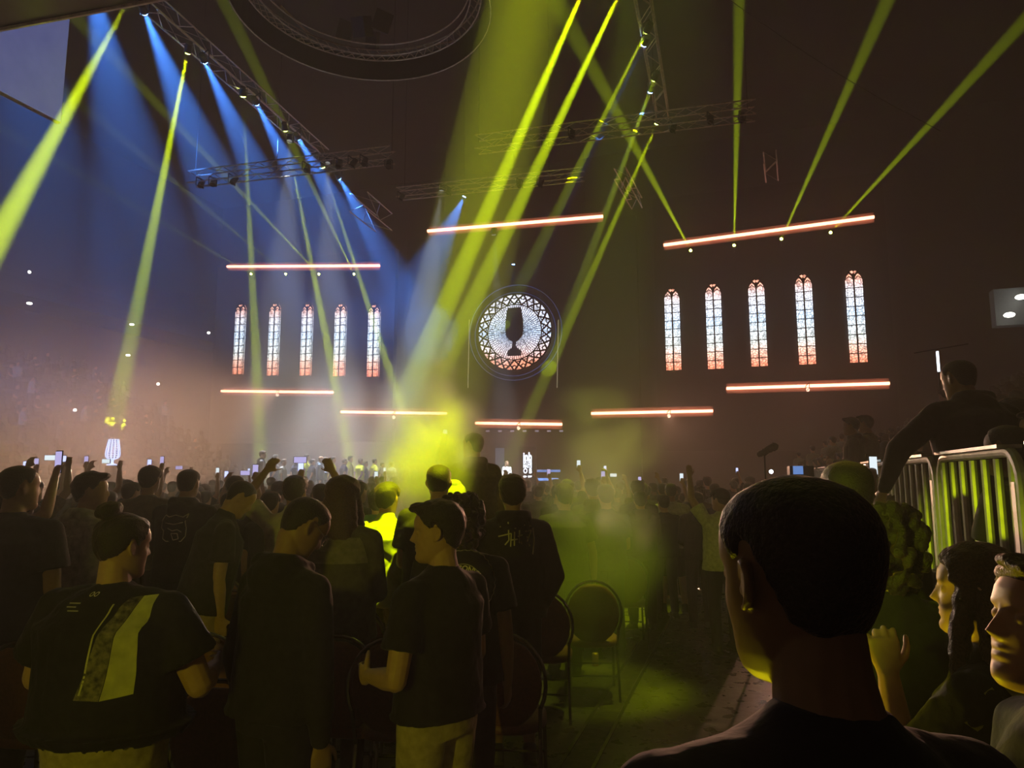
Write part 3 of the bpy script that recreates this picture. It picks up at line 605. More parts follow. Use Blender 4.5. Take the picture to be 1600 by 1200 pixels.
for i,(p,q,rad,s_) in enumerate(GUP): lamphead(p,q,YG,E_BEAM*s_*6,rad,lin=False,lab='small green lamp under the '+['left upper bar, leftmost','left upper bar, second','left upper bar, third','left upper bar, rightmost','right upper bar, leftmost','right upper bar, second','right upper bar, third','right upper bar, rightmost'][i],grp='green lamps under the upper bars',hang=-1,fix=(0,.75,0))
for i,(p,q,rad,s_) in enumerate(GMID): lamphead(p,q,YG,E_BEAM*s_*6,rad,lin=False,lab=['nearest visible green lamp on the right-hand truss','second green lamp on the right-hand truss','green lamp just above the picture, outer of two','green lamp just above the picture, inner of two','last green lamp where the two trusses meet'][i],grp='green lamps on the right truss')
for i,(p,q,rad,s_) in enumerate(BLUES): lamphead(p,q,BLUE,E_BLUE*s_,rad,'blue lamp '+['at the near end of the left truss','second on the left truss','third on the left truss','fourth on the left truss','at the far end of the left truss','hidden above the banner screen corner','above the banner screen','above the middle light bar, with the widest cone','over the top of the rose window','just below the nearest green lamp of the right-hand truss','just below the second green lamp of the right-hand truss'][i],'blue lamps on the trusses',lin=False,blend=.6,lens=.1,fix=((0,0,26.6-p.z) if i==7 else (0,1.3,0) if i==8 else None))
# big lamps over the floor: the broad yellow beam and its dim wide neighbour
LA=W(2.3,4.0,15.5); LAq=W(-.90,5.6,.9)
lamphead(LA,LAq,(.70,.80,.0),E_BIG,.40,'big yellow lamp above the floor crowd','big yellow lamps above the floor',lens=.25,emit=60,blend=.15)
lamphead(W(2.9,7.0,15.5),W(.6,6.5,0.0),YG,E_WIDE,1.05,'second big yellow lamp above the floor crowd','big yellow lamps above the floor',lens=.2,emit=60,lin=False,blend=.8)
UL=[o_+' from the left under it' for o_ in()]
ORD=['first','second','third','fourth','fifth','sixth','seventh','eighth']
UL=['left cross truss, %s from the left'%ORD[k] for k in range(8)]+['far cross truss, %s from the left'%ORD[k] for k in range(4)]+['long cross truss, %s'%x for x in('second from its left','leftmost','third from its left','fourth from its left','rightmost')]
lamphead(onZ(985,-90,TRIM),onD(945,700,11),YG,E_SMOKE,1.15,'third big yellow-green lamp above the floor crowd','big yellow lamps above the floor',lens=.2,emit=60,blend=.8)
# unlit heads under the cross trusses
for i,(px,py,zz) in enumerate([(312,292,TRIM-2),(332,290,TRIM-2),(362,287,TRIM-2),(478,268,TRIM-2),(528,262,TRIM-2),(549,260,TRIM-2),(568,258,TRIM-2),(607,262,TRIM-2),(625,313,TRIM-1),(700,303,TRIM-1),(812,292,TRIM-1),(843,290,TRIM-1),(893,215,TRIM-1),(852,232,TRIM-1),(1050,205,TRIM-1),(1110,192,TRIM-1),(1160,190,TRIM-1)]):
    p=onZ(px,py,zz); lamphead(p,p+V3(.3*math.sin(i*2.1),-.5,-1),(.2,.15,.1),0,.1,'unlit lamp under the '+UL[i],'unlit lamps under the cross trusses',emit=.0,name='stage_lamp',lens=.09)
# small house lights around the bowl
for i,(px,py,lab) in enumerate([(46,425,'highest of the white house lights on the left bowl'),(46,474,'second white house light on the left bowl'),(206,507,'white house light beside the leftward green beam'),(200,555,'white house light inside the leftward green beam'),(326,520,'lone white house light left of the first lancet window'),(247,600,'white house light low on the left, above the trophy'),(117,641,'tiny white light among the left stand crowd'),(85,663,'lower tiny white light among the left stand crowd')]):
    p=onX(px,py,-41.5) if i<4 else onX(px,py,-34); g=MB(); ell(g,(0,0,0),(.16,.16,.07) if i in(1,2,3) else (.09,.09,.09),n=10,k=6); tag(obj('house_light',g,emis('house_white',(1,.98,.85),9,False),loc=p),lab,'house light')
for i,(px,py,D,lab) in enumerate([(1302,500,44.3,'small white light between the two rightmost lancet windows'),(1595,464,20,'upper bright light of the concourse opening at the right edge'),(1577,492,20,'lower bright light of the concourse opening at the right edge')]):
    p=onD(px,py,D); g=MB(); ell(g,(0,0,0),(.14,.14,.07)); tag(obj('house_light',g,emis('house_white',(1,.98,.85),9,False),loc=p),lab,'house light')
p=onD(1590,482,20.4); g=MB(); boxm(g,(-.6,-.1,-.5),(2,.3,.6)); tag(obj('concourse_panel',g,mat('concourse_baked_light',(.10,.105,.11),.7,emit=(.5,.55,.6),es=.02),loc=p),'grey lit wall of the concourse opening at the right edge','wall panel')  # faint emission stands in for light on the wall
# light mast
p=onD(1467,581,16); g=MB(); h=onD(1467,549,16).z-p.z; r=empty('light_mast',p); tag(r,'thin mast with a white light tube standing behind the leaning man','light mast')
bar(g,(0,0,.0),(0,0,h),.028); obj('light_tube',g,emis('mast_white',(.8,.88,1),3,False),r)
g=MB(); bar(g,(-.45,.1,h),(.6,-.1,h+.12),.012); bar(g,(0,0,-4.5),(0,0,0),.03); obj('crossbar_pole',g,BLKM,r)
# cable sagging across the upper right
g=MB(); pts=[onD(1140+ (1470-1140)*k/8,0+(205)*k/8+10*math.sin(k/8*PI),18) for k in range(9)]
for a,b_ in zip(pts,pts[1:]): bar(g,a,b_,.012,5)
tag(obj('sagging_cable',g,mat('cable_grey',(.12,.11,.1),.6)),'thin cable sagging across the dark upper right','cable')

# added warm wash lamps for haze and rim light, white key lamps for the stage line, three yellow fill lamps added out of view
WASH=[(onY(433,617,WALLY-.5),W(-13,13,1),(1,.53,.32),11.),(onY(615,652,WALLY-.5),W(-5,9,.6),(1,.68,.46),5.),(onY(810,669,WALLY-.5),W(-.5,9,1.),(1,.55,.35),1.5),(onY(1045,650,WALLY-.5),W(2.4,10,1.3),(1,.48,.28),2.6),(onY(1262,609,WALLY-.5),W(2,5,.5),(1,.45,.28),.5)]
for i,(p,q,c,s_) in enumerate(WASH): lamphead(p,q,c,E_WASH*s_,(8,8,4,4,7)[i],'added warm wash lamp below a light bar, '+['far left of five','second from the left','middle of five','second from the right','far right of five'][i],'added warm wash lamps over the stage',blend=1.,lens=.12,emit=3,fix=(0,.75,0))
for i,(px,d) in enumerate(((430,24.5),(520,27),(620,30.5))):
    q=onD(px,735,d); p=(onZ(452,222,TRIM),onZ(512,256,TRIM),onZ(690,300,TRIM-.6))[i]; lamphead(p,q,WHITE,E_KEY,2.0,'white key lamp over the %s of the stage line'%['left','middle','right'][i],'white key lamps',blend=.7,emit=.3,lens=.1)
q=onD(792,730,38); lamphead(q+V3(1,-5,11),q,WHITE,E_KEY*.7,1.2,'white key lamp over the woman in white','white key lamps',blend=.7,emit=.3,lens=.1)
lamphead(W(-2.6,-3.0,2.3),W(-1.0,3.4,1.15),(.8,.75,.0),E_BACK_FILL,1.9,'added yellow fill lamp out of view behind the camera','added yellow fill lamps',blend=.8,emit=3,lens=.12,hang=-1)
lamphead(W(.02,2.35,.14),W(1.0,1.35,1.45),(.85,.72,.0),E_SIDE_FILL,1.1,'added low yellow fill lamp below the view, in front of the nearest man','added yellow fill lamps',blend=.7,emit=3,lens=.12,hang=-1)
lamphead(W(-3.5,-1.5,2.6),W(2.75,4.0,1.15),(.62,.80,.0),E_RAIL_FILL,.75,'added yellow-green fill lamp behind the camera aimed at the railings','added yellow fill lamps',blend=.6,emit=3,lens=.12,hang=-1)
# ================================================================ people
PM={'tee':('t_shirt',),'polo':('polo_shirt',),'jersey':('jersey',),'hoodie':('hoodie',),'jacket':('jacket',),'long':('sweater',),'dress':('dress',),'vest':('vest',)}
def make(label,group=None,skin=None,topc=None,botc=None,hairc=None,hatc=None,shoec=None,cat='person',**kw):
    """builds one figure at the origin; children: hair, clothes, shoes"""
    M_,HM,arms=person(**kw)
    top=kw.get('top','tee'); leg=kw.get('leg','trousers'); hr=kw.get('hair','short')
    r=obj('person',M_['body'],skin or SKIN); tag(r,label,cat,group)
    obj(PM[top][0],M_['top'],topc or BLK,r)
    if 'bottom' in M_: obj('shorts' if leg=='shorts' else 'trousers',M_['bottom'],botc or DRK,r)
    if 'shoes' in M_: obj('shoes',M_['shoes'],shoec or SHOE,r)
    if 'hair' in M_: obj('hair',M_['hair'],hairc or HAIR,r)
    if 'hat' in M_: obj('cap' if hr=='cap' else 'beanie',M_['hat'],hatc or BLK,r)
    v=getv(M_['hair'] if 'hair' in M_ else M_['body']); r_=HM.translation
    r['_hx']=r_.x; r['_hy']=r_.y; r['_ht']=float(max(v[:,2].max(),getv(M_['hat'])[:,2].max() if 'hat' in M_ else 0))
    KEEP[r.name]=(HM,arms); return r
KEEP={}
def place(r,px,py,d,face,floor=0.,s=None):
    """stand the figure so that its head comes at distance d; face 0 = away from the camera, + = to the left"""
    t=onD(px,py,d); z=t.z-floor; a=YAW+math.radians(face)
    if s is None: s=z/r['_ht']
    hx,hy=r['_hx']*s,r['_hy']*s
    r.location=(t.x-(math.cos(a)*hx-math.sin(a)*hy),t.y-(math.sin(a)*hx+math.cos(a)*hy),floor); r.rotation_euler=(0,0,a); r.scale=(s,s,s); return r
def clean(r):
    for k in('_hx','_hy','_ht'):
        if k in r: del r[k]
PHC=0
PHS=[emis('phone_screen_a',(.55,.62,1),1.5,False),emis('phone_screen_b',(.5,.45,.8),1.0,False),emis('phone_screen_c',(.7,.8,.85),1.2,False)]
def phone_meshes():
    g=MB(); cap(g,(0,0,-.066),(0,0,.066),.0045,.0045,8); 
    g=MB(); loft(g,[(-.075,.032,.003,0,0),(-.072,.036,.0045,0,0),(.072,.036,.0045,0,0),(.075,.032,.003,0,0)],20,.45)
    a=g.mesh('smartphone'); a.materials.append(PLAS); g=MB(); boxm(g,(-.032,-.0062,-.068),(.032,-.0047,.068)); b=g.mesh('screen'); return a,b
PA,PB=phone_meshes(); PB3=[]
for m_ in PHS: q=PB.copy(); q.materials.append(m_); PB3.append(q)
def phone(loc,rz,lab,group=None,kind=0,s=1.,tilt=0.,roll=0.):
    r=bpy.data.objects.new('smartphone',PA); C.objects.link(r); r.location=loc; r.rotation_euler=(tilt,roll,rz); r.scale=(s,)*3; tag(r,lab,'phone',group)
    q=bpy.data.objects.new('screen',PB3[kind]); C.objects.link(q); q.parent=r; return r
def decal(name,v,f,host,m,ox,oz,off=.004,side=-1,parent=None,sx=1.,sz=1.):
    """lay flat artwork (x right, z up as read) on the host's back (side -1) or chest (+1)"""
    me=host.data; bv=BVHTree.FromPolygons([p.co for p in me.vertices],[tuple(p.vertices) for p in me.polygons]); out=[]
    ly=None
    for (x,z) in v:
        x=x*sx*(-side)+ox; z=z*sz+oz
        h=bv.ray_cast(Vector((x,side*1.,z)),Vector((0,-side,0)))
        y=h[0].y if h[0] is not None else (ly if ly is not None else side*.12)
        ly=y; out.append((x,y+side*off,z))
    g=MB(); g.add(out,f); return obj(name,g,m,parent or host.parent)
def grid(x0,x1,z0,z1,nx,nz,fn=None):
    v=[];f=[]
    for j in range(nz+1):
        for i in range(nx+1):
            u,w_=i/nx,j/nz; x=x0+(x1-x0)*u; z=z0+(z1-z0)*w_
            if fn: x,z=fn(u,w_)
            v.append((x,z))
    for j in range(nz):
        for i in range(nx): a=j*(nx+1)+i; f.append((a,a+1,a+nx+2,a+nx+1))
    return v,f
def lines2(Ls,wd):
    """polylines -> flat ribbons"""
    V=[];Fc=[]
    for P in Ls:
        for i in range(len(P)-1):
            a=np.array(P[i],float);b=np.array(P[i+1],float); d=b-a; L=np.linalg.norm(d)
            if L<1e-6: continue
            d/=L; n=np.array((-d[1],d[0]))*wd/2; k=len(V); V+= [tuple(a-n),tuple(b-n),tuple(b+n),tuple(a+n)]; Fc.append((k,k+1,k+2,k+3))
    return V,Fc
def textlay(name,s,size,host,m,ox,oz,arc=None,bold=False,shear=0.,side=-1):
    v,f=textm(s,size,bold,shear); P=[(a,b) for a,b,c in v]
    if arc: P=[((arc+b)*math.sin(a/arc),(arc+b)*math.cos(a/arc)-arc) for a,b in P]
    return decal(name,P,f,host,m,ox,oz,side=side)
def kid(r,n): return [c for c in r.children if c.name.split('.')[0]==n][0]
INK=mat('print_pale',(.75,.72,.58),.7); INKD=mat('print_dim',(.40,.38,.30),.7); INKY=mat('print_cream',(.55,.52,.30),.7)
# ---- A: bun, black T-shirt with the big back print, near left
A=make('large person with top bun, black T-shirt with tall pale back print, front left',skin=SKIN,topc=BLK,botc=KHA,vox=.008,hvox=.005,hair='bun',bulk=1.40,loose=2.0,aL=((.42,.18,-1),(-.3,.9,-.1)),aR=((.42,.18,-1),(-.3,.9,.0)),leg='shorts',hd=(-28,-6,0),close=True,seed=3,foldamp=.009,hem=1.0)
place(A,197,782,2.68,-8)
T_=kid(A,'t_shirt'); PG=mat('print_lime',(.62,.60,.22),.7,var=.25,sc=12); PN=mat('print_photo',(.16,.14,.07),.7,var=.9,sc=45)
def quad(c): # bottom-left, bottom-right, top-right, top-left
    return lambda u,w_: tuple(np.array(c[0])*(1-u)*(1-w_)+np.array(c[1])*u*(1-w_)+np.array(c[2])*u*w_+np.array(c[3])*(1-u)*w_)
for nm,c,m_ in(('back_print',[(.005,-.17),(.092,-.155),(.10,.165),(.052,.16)],PG),('back_print',[(-.075,-.165),(.003,-.17),(.05,.16),(.015,.155)],PN),('back_print',[(-.062,-.15),(-.056,-.15),(-.012,.14),(-.017,.14)],PG)):
    v,f=grid(0,1,0,1,6,22,quad(c)); o=decal(nm,v,f,T_,m_,.105,1.29,.005,sx=1.05,sz=1.0); 
v,f=textm('x',.02); textlay('neck_print','oo',.03,T_,INK,.0,1.462)
v,f=lines2([[(-.05,.0),(.0,.002)],[(-.055,-.012),(-.01,-.01)],[(-.045,-.024),(.005,-.022)]],.004); decal('small_print',v,f,T_,INKD,-.03,1.43)
# ---- B: bowed head, glasses, black hooded jacket
B_=make('bowed cropped-haired man in glasses and long black hooded jacket, beside the top-bun person',skin=SKIN2,topc=BLK,botc=BLK,vox=.009,hvox=.005,hair='crop',bulk=1.05,loose=1.3,top='jacket',aL='rest',aR=((.12,.1,-1),(0,.15,-1)),lean=(4,0,0),hd=(-16,-36,-4),close=True,seed=8,neckf=.03,hem=.92)
place(B_,475,776,2.95,-38)
HM=KEEP[B_.name][0]; g=MB()
for s_ in(-1,1):
    P=[(s_*.033+.02*math.cos(2*PI*i/14),.102,.006+.017*math.sin(2*PI*i/14)) for i in range(15)]
    for a,b in zip(P,P[1:]): cap(g,a,b,.0016,.0016,5,flat=True)
    cap(g,(s_*.054,.1,.012),(s_*.083,0,.022),.0016,.0016,5,flat=True)
cap(g,(-.012,.104,.01),(.012,.104,.01),.0016,.0016,5); o=obj('glasses',g,mat('glasses_metal',(.6,.6,.6),.2,.9),B_); o.data.transform(HM)
# ---- C: man in profile, black T-shirt, khaki trousers
C_=make('man with swept dark hair turned to the left in profile, black T-shirt and khaki trousers',skin=SKIN,topc=BLK,botc=KHA,vox=.008,hvox=.004,hair='short',hoff=.020,bulk=1.02,loose=1.2,hem=.93,aL=((.28,-.05,-1),(-.35,.9,-.15)),aR=((.25,.1,-1),(-.3,.8,-.2)),hd=(38,-4,0),close=True,seed=14,foldamp=.009)
place(C_,684,778,2.9,54)
# ---- D: curly hair, varsity print
D_=make('curly dark-haired person in a black shirt with round varsity print, behind the profile man',skin=SKIN2,topc=BLK,vox=.01,hair='curly',bulk=1.0,loose=1.5,seed=21,aL='front',aR='down')
place(D_,722,767,3.6,-6)
T_=kid(D_,'t_shirt')
textlay('varsity_lettering','ANDERSONVILLE',.034,T_,INK,0.03,1.40,arc=.105,bold=True); textlay('varsity_lettering','College',.055,T_,INK,.03,1.335,shear=.3)
v,f=lines2([[((.15+.004*(i%2))*math.cos(2*PI*i/60),(.15+.004*(i%2))*math.sin(2*PI*i/60)) for i in range(61)],[(.09*math.cos(2*PI*i/40),.09*math.sin(2*PI*i/40)) for i in range(41)]],.0035); decal('varsity_ring',v,f,T_,INKD,.03,1.33)
# ---- E: tall hoodie with brush strokes
E_=make('tall person in a black hoodie with brush-stroke writing on the back and dark shorts, centre',skin=SKIN2,topc=BLK,botc=BLK,vox=.01,hair='short',bulk=1.02,loose=1.3,top='hoodie',leg='shorts',aL='down',aR='pocket',seed=31)
place(E_,801,740,4.9,4)
T_=kid(E_,'hoodie')
v,f=lines2([[(-.10,.06),(.0,.05)],[(-.05,.09),(-.045,-.02),(-.07,-.05)],[(-.11,-.0),(-.03,.02)],[(-.03,.02),(-.035,-.06)],[(-.01,.03),(-.012,-.055)],[(-.035,-.02),(.01,-.015)],[(.02,.04),(.02,-.04)],[(.01,.0),(.04,.01)],[(.05,.07),(.10,.06)],[(.055,.03),(.10,.035),(.07,-.03)],[(.07,.0),(.085,-.06)],[(.11,.05),(.115,-.02),(.105,-.11)],[(.03,-.03),(.035,-.045)]],.008); decal('brush_lettering',v,f,T_,INKY,.01,1.36)
# ---- F: yellow-green jersey 8
F_=make('short-haired man in a pale jersey numbered 8 standing full in the yellow beam',skin=SKIN,topc=mat('jersey_pale',(.42,.46,.20),.75,bump=.3),botc=OLV,vox=.01,hair='short',bulk=1.05,loose=2.3,top='jersey',aL='front',aR='front',hd=(-14,0,0),seed=41,foldamp=.013)
place(F_,606,752,5.5,-4)
textlay('jersey_number','8',.26,kid(F_,'jersey'),mat('print_black',(.05,.05,.03),.7),-.06,1.28,bold=True)
# ---- G: long-haired woman
G_=make('long-haired woman with a pale cape collar over a dark dress, left of the yellow-lit jersey',skin=SKIN,topc=cloth('dusky',(.10,.09,.07)),vox=.01,hair='long',hairc=HAIR2,bulk=.98,loose=1.8,top='long',aL='front',aR='front',hd=(-15,0,0),seed=51)
place(G_,537,741,4.3,-6)
T_=kid(G_,'sweater'); v,f=grid(-.2,.2,1.27,1.40,14,6,lambda u,w_:((-.185+.37*u)*(1-.25*w_**2),1.27+.135*w_)); o=decal('cape_panel',v,f,T_,cloth('cape',(.22,.20,.15)),0,0,.006)
G2=make('person in a green sleeve holding a phone up beside the long-haired woman',skin=SKIN,topc=GRN,vox=.012,hair='short',loose=1.6,top='jacket',aL=((.35,.55,-.1),(-.1,.3,1)),aR='down',seed=52)
place(G2,592,762,6.3,0)
# ---- H: arms forming a frame around a phone
H_=make('person in a striped football shirt holding both arms up around a phone',skin=SKIN2,topc=mat('shirt_striped',(.45,.43,.28),.75,bump=.3),vox=.012,hair='short',bulk=1.0,loose=1.8,top='jersey',aL=((.75,.25,.62),(-.62,.2,.95)),aR=((.75,.25,.62),(-.62,.2,.95)),seed=61)
place(H_,462,742,5.8,0)
T_=kid(H_,'jersey'); v,f=lines2([[(-.05,.0),(-.05,-.22)],[(.0,.0),(.0,-.22)],[(.05,.0),(.05,-.22)]],.022); decal('shirt_stripes',v,f,T_,INKD,0,1.25); textlay('name_lettering','TYC',.05,T_,INKD,0,1.33,bold=True)
# ---- I: man in dark polo bending to the right
I_=make('man in a dark polo with small sleeve badges looking down to the right, pale trousers',skin=SKIN,topc=DRK,botc=mat('cloth_pinkish',(.42,.30,.26),.8),vox=.01,hair='crop',bulk=1.08,loose=1.7,top='polo',aL='down',aR=((.05,.15,-1),(-.1,.35,-1)),lean=(14,0,0),hd=(-10,-24,0),seed=71,neckf=.02)
place(I_,376,750,5.2,-62)
v,f=lines2([[(.018*math.cos(i/2),.018*math.sin(i/2)+.04) for i in range(14)],[(-.02,-.02),(0,.0),(-.02,-.02)],[(.03,.0),(.03,-.03)]],.006); 
# ---- J: hoodie with outline print
J_=make('man in a dark hoodie with pale outline drawing on its back, beside the polo man',skin=SKIN2,topc=DRK,vox=.012,hair='crop',bulk=1.1,loose=1.9,top='hoodie',aL='front',aR='front',seed=81)
place(J_,296,733,6.3,-3)
T_=kid(J_,'hoodie'); v,f=lines2([[(-.10,.06),(-.09,.10),(-.05,.085),(0,.1),(.06,.085),(.09,.11),(.085,.05),(.095,0),(.09,-.06),(.06,-.10),(-.06,-.10),(-.09,-.08),(-.085,-.02),(-.105,.0),(-.10,.06)],[(-.07,.04),(0,.03),(.07,.045)],[(-.05,.0),(-.01,-.02),(.03,-.01),(.06,-.03)],[(-.02,-.04),(0,-.09),(.04,-.08),(.03,-.04),(-.02,-.04)]],.007); decal('outline_drawing',v,f,T_,INK,0,1.28)
K_=make('broad dark-haired man seen from behind between the trophy and the outline-print hoodie',skin=SKIN2,topc=BRN,vox=.012,hair='short',bulk=1.12,loose=1.6,aL='front',aR='front',seed=83); place(K_,236,727,7.0,0)
L_=make('man with swept hair in a pale hoodie looking right, left of the top-bun person',skin=SKIN,topc=LGT,botc=KHA,vox=.01,hair='swept',bulk=1.0,loose=1.9,top='hoodie',aL='down',aR='pocket',hd=(-30,2,0),seed=91); place(L_,146,735,5.0,-40)
M__=make('heavyset man in a black T-shirt at the far left edge',skin=SKIN,topc=BLK,vox=.01,hair='crop',bulk=1.3,loose=1.6,aL='front',aR='down',hd=(-30,0,0),seed=95); place(M__,34,727,4.2,-6)
M2=make('person peering in at the left edge behind the heavyset man, holding a phone',skin=SKIN,topc=BRN,vox=.012,hair='long',aR=((.25,.6,.35),(-.2,.3,1)),bulk=.95,seed=97); place(M2,-12,752,5.0,-25)
# ---- N, O: figures in the green haze
N_=make('man in loose dark T-shirt with yellow-lit neck and elbows, right of the tall hoodie',skin=SKIN,topc=DRK,vox=.01,hair='short',bulk=1.05,loose=2.1,aL=((.35,.1,-1),(-.3,.7,.6)),aR=((.3,.0,-1),(.1,.25,-1)),hd=(14,0,0),seed=101); place(N_,880,754,6.9,6)
for i,(px,py,d,fc,lab,kw) in enumerate([(926,747,8.3,0,'tall figure in a dark coat deep in the green haze',dict(top='jacket',topc=OLV)),(946,756,7.6,5,'stocky figure in a dark shirt inside the green haze',dict(top='tee',topc=DRK)),
    (1000,767,8.9,0,'figure with lit hair edge and dark trousers at the right side of the green haze',dict(top='jacket',topc=DRK,hair='short')),(1036,772,9.6,10,'slim dark figure between the hazy couple and the grey sweatshirt',dict(top='tee',topc=BLK))]):
    o=make(lab,vox=.012,hair=kw.pop('hair','short'),aL='front',aR='front',bulk=1.02,loose=1.6,seed=110+i,stance=.12,**kw); place(o,px,py,d,fc)
P_=make('man in a grey sweatshirt and dark shorts standing on the floor rails',skin=SKIN2,topc=cloth('sweat_grey',(.36,.34,.32)),botc=BLK,vox=.011,hair='crop',bulk=1.08,loose=1.9,top='long',leg='shorts',aL='front',aR='down',seed=121,stance=.14); place(P_,1048,755,10.0,-8)
Q_=make('person in a cap and olive T-shirt raising the left arm in the aisle',skin=SKIN2,topc=cloth('olive_pale',(.45,.45,.24)),botc=BLK,vox=.01,hair='cap',bulk=1.05,loose=1.9,aL=((.42,.35,.85),(-.05,.2,1)),aR='down',hd=(30,0,0),seed=131,stance=.13,stride=.05); place(Q_,1124,762,7.8,10)
Q2=make('dark-dressed man standing close behind the grey sweatshirt',skin=SKIN2,topc=BLK,vox=.012,hair='short',aL='front',aR='front',seed=133,top='jacket'); place(Q2,1088,768,9.0,0)
Z_=make('tall dark man outlined against the yellow smoke in the centre',skin=SKIN2,topc=DRK,vox=.011,hair='crop',bulk=1.15,loose=1.6,aL='front',aR='front',seed=141); place(Z_,686,726,5.25,0)
Z2=make('person in a bright yellow-lit knitted beanie behind the curly hair',skin=SKIN,topc=YEL,vox=.012,hair='beanie',hatc=YEL,aL='front',aR='front',seed=143); place(Z2,710,749,5.85,0)
# big figure on a chair in the smoke
BG=make('tall figure raised above the crowd inside the yellow smoke, holding a phone to the left',skin=SKIN2,topc=BRN,vox=.012,hair='crop',bulk=1.1,loose=1.8,top='jacket',aL=((.1,.75,.1),(-.25,.4,1)),aR='rest',hd=(40,0,0),seed=145); place(BG,739,676,6.5,22,floor=.48)
# ---- right foreground: R
R_=make('nearest man with cropped dark hair, back of the head filling the right foreground, black shirt',skin=SKIN2,topc=BLK,vox=.008,hvox=.0035,hair='crop',hoff=.006,bulk=1.05,loose=1.2,lean=(0,3.5,0),aL='down',aR='down',hd=(8,-5,-3),neckf=.02,close=True,seed=151,foldamp=.004); place(R_,1238,742,.90,16)
X2=make('person with a red-lit curly topknot just behind the nearest man',skin=SKIN2,topc=BLK,vox=.01,hair='curly',hairc=HAIR,bulk=.95,loose=1.3,aL='front',aR='front',seed=153); place(X2,1374,780,2.3,0)
W_=make('man with a round cropped head lit yellow-green, in front of the railings',skin=SKIN2,topc=BLK,vox=.009,hair='crop',hairc=HAIR,bulk=1.0,aL='front',aR='front',seed=155); place(W_,1321,720,2.75,-4)
S_=make('long-haired woman in black raising a hand to her chin, right foreground',skin=SKIN,topc=BLK,vox=.008,hvox=.0045,hair='long',hairc=HAIR2,bulk=.98,loose=1.5,top='tee',aL=((.04,.55,-.8),(-.06,.14,1.0),(-.75,.5,.1)),aR='down',hd=(14,0,0),close=True,seed=161,curl=1.05); place(S_,1520,845,1.86,40)
T2=make('pale face in profile at the right edge, chin and neck lit yellow',skin=SKIN,topc=BLK,vox=.008,hvox=.0035,hair='short',hairc=HAIR2,bulk=.95,aL='down',aR='down',hd=(8,9,0),close=True,seed=163); place(T2,1630,862,1.28,80)
# backpack strap and sleeve motif of the woman
T_=kid(S_,'t_shirt'); v,f=lines2([[(-.02,.0),(.0,.02),(.02,.005),(.03,.03),(.05,.02),(.055,.04)],[(.0,.02),(-.01,.04)],[(.03,.03),(.02,.045)]],.012)
decal('sleeve_mark',[(a*2.2,b*2.2) for a,b in v],f,T_,mat('mark_lime',(.45,.5,.12),.7),-.19,1.33)
# ---- behind the rails
PZ=.8
U_=make('broad man in black leaning over the railings with his left arm stretched out',skin=SKIN2,topc=BLK,vox=.009,hvox=.007,hair='crop',hoff=.005,bulk=1.32,loose=1.5,top='jacket',aL=((.75,.35,-.62),(.35,.45,-1)),aR=((.5,.2,-1),(0,.4,-1)),lean=(12,0,0),hd=(14,0,0),seed=171); place(U_,1496,563,4.15,6,floor=PZ)
Y1=make('seated dark-haired spectator with the face low behind the nearest railing',skin=SKIN3,topc=BLK,vox=.01,hair='crop',bulk=1.1,sit=True,aL='lap',aR='lap',seed=173); place(Y1,1570,664,3.4,30,floor=PZ)
Y3=make('spectator with a red-lit neck holding up a phone at the right edge',skin=SKIN2,topc=BLK,vox=.011,hair='short',seed=175,aL=((.2,.6,.3),(-.1,.3,1)),aR='down'); place(Y3,1586,620,4.4,12,floor=PZ)
Y2=make('spectator face cut by the right edge above the railings, lit yellow',skin=SKIN,topc=BLK,vox=.01,hair='short',seed=176,aL='front',aR='front'); place(Y2,1618,640,3.4,60,floor=PZ)
V1=make('man with a quiff standing in profile on the riser, front one of two',skin=SKIN2,topc=BLK,vox=.012,hair='swept',seed=177,aL='front',aR='front',top='jacket'); place(V1,1328,651,10.8,65,floor=PZ)
V2=make('man standing on the riser just behind the one with the quiff',skin=SKIN2,topc=BRN,vox=.012,hair='short',seed=178,aL='front',aR='rest'); place(V2,1351,648,11.6,45,floor=PZ+.0)
K4=make('seated spectator filming with a phone, framed by the leaning man\'s arm',skin=SKIN2,topc=BRN,vox=.012,hair='short',seed=179,sit=True,aL=((.1,.6,-.2),(-.3,.3,1)),aR=((.1,.6,-.2),(-.3,.3,1))); place(K4,1432,706,5.2,10,floor=PZ)
# phones held by the heroes
def hero_phone(r,side,lab,kind=0,up=.085,rz=None,s=1.,**k):
    a=KEEP[r.name][1][side]; p=Vector(a[2])+Vector(a[3])*up; bpy.context.view_layer.update(); return phone(r.matrix_world@p,(r.rotation_euler.z if rz is None else rz),lab,kind=kind,s=s,**k)
hero_phone(G2,-1,'phone with a bright picture held up by the green sleeve',0,.13,tilt=-.15,roll=.15)
HP=hero_phone(H_,1,'phone framed by the two raised arms',1,.1,s=.75); HP.rotation_euler=(0,PI/2,YAW); a=(KEEP[H_.name][1][1][2]+KEEP[H_.name][1][-1][2])/2+np.array(KEEP[H_.name][1][1][3])*.11; HP.location=H_.matrix_world@Vector((0,a[1],a[2]))
hero_phone(BG,-1,'phone of the raised figure inside the yellow smoke',1,.10,s=.6); hero_phone(M2,1,'phone with a white picture at the far left edge',1,.13,s=1.1)
hero_phone(Y3,-1,'blue-lit phone held up at the right edge',0,.13); hero_phone(K4,-1,'pale phone seen under the leaning man\'s arm',2,.13)
for o in [o for o in C.objects if '_ht' in o]: clean(o)
